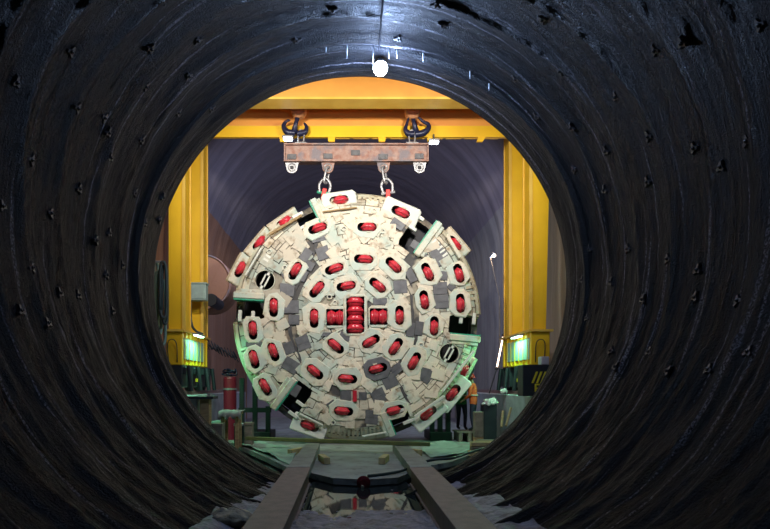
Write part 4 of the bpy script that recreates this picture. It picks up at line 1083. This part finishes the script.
# ------------------------------------------------------------------ lamps
def lamp(kind, name, loc, energy, color, size=.1, target=None, spot=1.2, blend=.6, parent=None):
    l = bpy.data.lights.new(name, kind); l.energy = energy; l.color = color
    if kind == 'SPOT': l.spot_size = spot; l.spot_blend = blend; l.shadow_soft_size = size
    elif kind == 'POINT': l.shadow_soft_size = size
    else: l.size = size
    o = link(bpy.data.objects.new(name, l)); o.location = loc
    if target is not None: o.rotation_euler = (Vector(target) - Vector(loc)).to_track_quat('-Z', 'Y').to_euler()
    if parent is not None: o.parent = parent; o.location = Vector(loc) - worldloc(parent)
    return o
# tunnel crown lamp
pl = P(380.5, 68.5, 10.6); zc = 3.9 * math.cos(math.asin(pl.x / 3.9))
t = thing('tunnel_lamp', 'dazzling blue-white lamp hanging from the tunnel crown', 'lamp', pl)
bm = bmesh.new(); bmesh.ops.create_uvsphere(bm, u_segments=20, v_segments=12, radius=.125, matrix=Matrix.Translation(pl)); obj('bulb', bm, 'E_blue', t, smooth=True)
bm = bmesh.new(); lathe(bm, [(.10, .0), (.10, .02), (.05, .08), (.02, .1), (0, .1)], c=pl + Vector((0, 0, .08)), n=16); obj('lamp_cap', bm, 'dark', t)
bm = bmesh.new(); tube(bm, [pl + Vector((0, 0, .17)), (pl.x, pl.y, zc + .02)], .012, 6); obj('hanger', bm, 'dark', t)
lamp('POINT', 'tunnel_light', pl + Vector((0, -.16, -.16)), 430, (.42, .60, 1.), .15, parent=t)
bm = bmesh.new(); pts = []
for k in range(30):
    y = 10.3 - k * .3; x = pl.x - .04 - .004 * k; th = math.asin(x / 3.9); pts.append(Vector((x, y, (3.93 - .05) * math.cos(th) - .02 + .015 * math.sin(k))))
tube(bm, smoothpts(pts, 3), .014, 6); tag(obj('lamp_cable', bm, 'cable', smooth=True), 'thin black cable running along the tunnel crown to the lamp', 'cable')
# floodlights on the gantry
for fx, fy, nm in ((288, 139, 'left'), (434, 142.5, 'right')):
    p = P(fx, fy, 18.15)
    t = thing('floodlight', 'white floodlight hanging under the crane girder above the %s beam end' % nm, 'floodlight', p, 'floodlights under the girder')
    bm = bmesh.new(); box(bm, p + Vector((0, 0, .05)), (.34, .22, .07), bev=.02); obj('lamp_body', bm, 'galv', t)
    bm = bmesh.new(); box(bm, p + Vector((0, -.0, .0)), (.26, .2, .05), bev=.012); obj('lens', bm, 'E_flood', t)
    bm = bmesh.new(); box(bm, p + Vector((0, .05, .17)), (.04, .04, .2)); obj('bracket', bm, 'dark', t)
    lamp('SPOT', 'flood', p + Vector((0, .6, -.10)), 1250, (.55, .62, 1.), .12, target=p + Vector((0, 9, -4)), spot=2.4, blend=1, parent=t)
# portal floodlights on the cavern side of the front wall, they light the head and the crane
for s, pz_, e in ((-1, 4.9, 1720), (1, 4.9, 1720)):
    p = Vector((s * 3.0, YO + .75, pz_))
    t = thing('portal_floodlight', 'large floodlight bracketed to the cavern wall above the bore, %s side' % ('left' if s < 0 else 'right'), 'floodlight', p, 'floodlights over the bore')
    bm = bmesh.new(); box(bm, p + Vector((0, -.12, 0)), (.5, .16, .4), bev=.03); obj('lamp_body', bm, 'galv', t)
    bm = bmesh.new(); box(bm, p + Vector((0, -.03, 0)), (.44, .02, .34)); obj('lens', bm, 'E_flood', t)
    bm = bmesh.new(); box(bm, p + Vector((0, -.3, 0)), (.06, .3, .06)); obj('bracket', bm, 'dark', t)
    lamp('SPOT', 'portal_light', p + Vector((0, .1, 0)), e, (1., .93, .84), .22, target=(HC.x * 1 + s * 1.2, YH, 3.0), spot=1.9, blend=1, parent=t)
# pole lamp far right
p = P(494, 255.5, 23.5); b0 = P(490.5, 258, 23.5); b1 = P(499.5, 298, 23.0); b2 = P(500, 392, 23.0); b2.z = SLAB
t = thing('pole_lamp', 'small warm lamp on a bent pale pole right of the cutterhead', 'lamp', (b2.x, b2.y, SLAB))
bm = bmesh.new(); tube(bm, [b0, b1], .022, 6); tube(bm, [b1, b2], .03, 8); obj('pole', bm, 'greywood', t)
bm = bmesh.new(); tube(bm, [b0 + Vector((-.02, 0, -.02)), p + Vector((.0, 0, .06))], [.03, .06], 8); obj('lamp_head', bm, 'galv', t)
bm = bmesh.new(); bmesh.ops.create_uvsphere(bm, u_segments=12, v_segments=8, radius=.07, matrix=Matrix.Translation(p)); obj('bulb', bm, 'E_warm', t, smooth=True)
lamp('POINT', 'pole_light', p + Vector((0, -.15, 0)), 25, (1., .75, .6), .05, parent=t)
# leaning fluorescent tube
a = P(497, 367, 20.5); b = P(503, 337, 20.5)
t = thing('tube_light', 'glowing warm fluorescent tube leaning against the right wall', 'tube light', P(492, 392, 20.5))
bm = bmesh.new(); tube(bm, [a, b], .027, 10); obj('glass_tube', bm, 'E_tube', t, smooth=True)
bm = bmesh.new()
for q, w in ((a, a - b), (b, b - a)): tube(bm, [q, q + w.normalized() * .1], .05, 10)
q = P(489, 392, 20.5); tube(bm, [a + (a - b).normalized() * .1, (q.x, q.y, -2.22)], .02, 6); obj('end_cap', bm, 'dark', t)
lamp('POINT', 'tube_glow', (a + b) / 2 + Vector((-.15, -.1, 0)), 14, (1., .72, .55), .1, parent=t)

# world: nearly black
w = bpy.data.worlds.new('night'); bpy.context.scene.world = w; w.use_nodes = True
w.node_tree.nodes['Background'].inputs[0].default_value = (.10, .14, .25, 1); w.node_tree.nodes['Background'].inputs[1].default_value = .15

# ------------------------------------------------------------------ camera and view
cam = bpy.data.cameras.new('camera'); co = link(bpy.data.objects.new('camera', cam))
co.location = (CX, 0, CZ); co.rotation_euler = (PI / 2, 0, 0); cam.lens = 28; cam.sensor_width = 36
cam.shift_x = 38 / 770; cam.shift_y = 120.5 / 770; cam.clip_start = .05; cam.clip_end = 200
sc = bpy.context.scene; sc.camera = co
sc.view_settings.view_transform = 'Standard'; sc.view_settings.look = 'None'; sc.view_settings.gamma = 1; sc.view_settings.exposure = 0
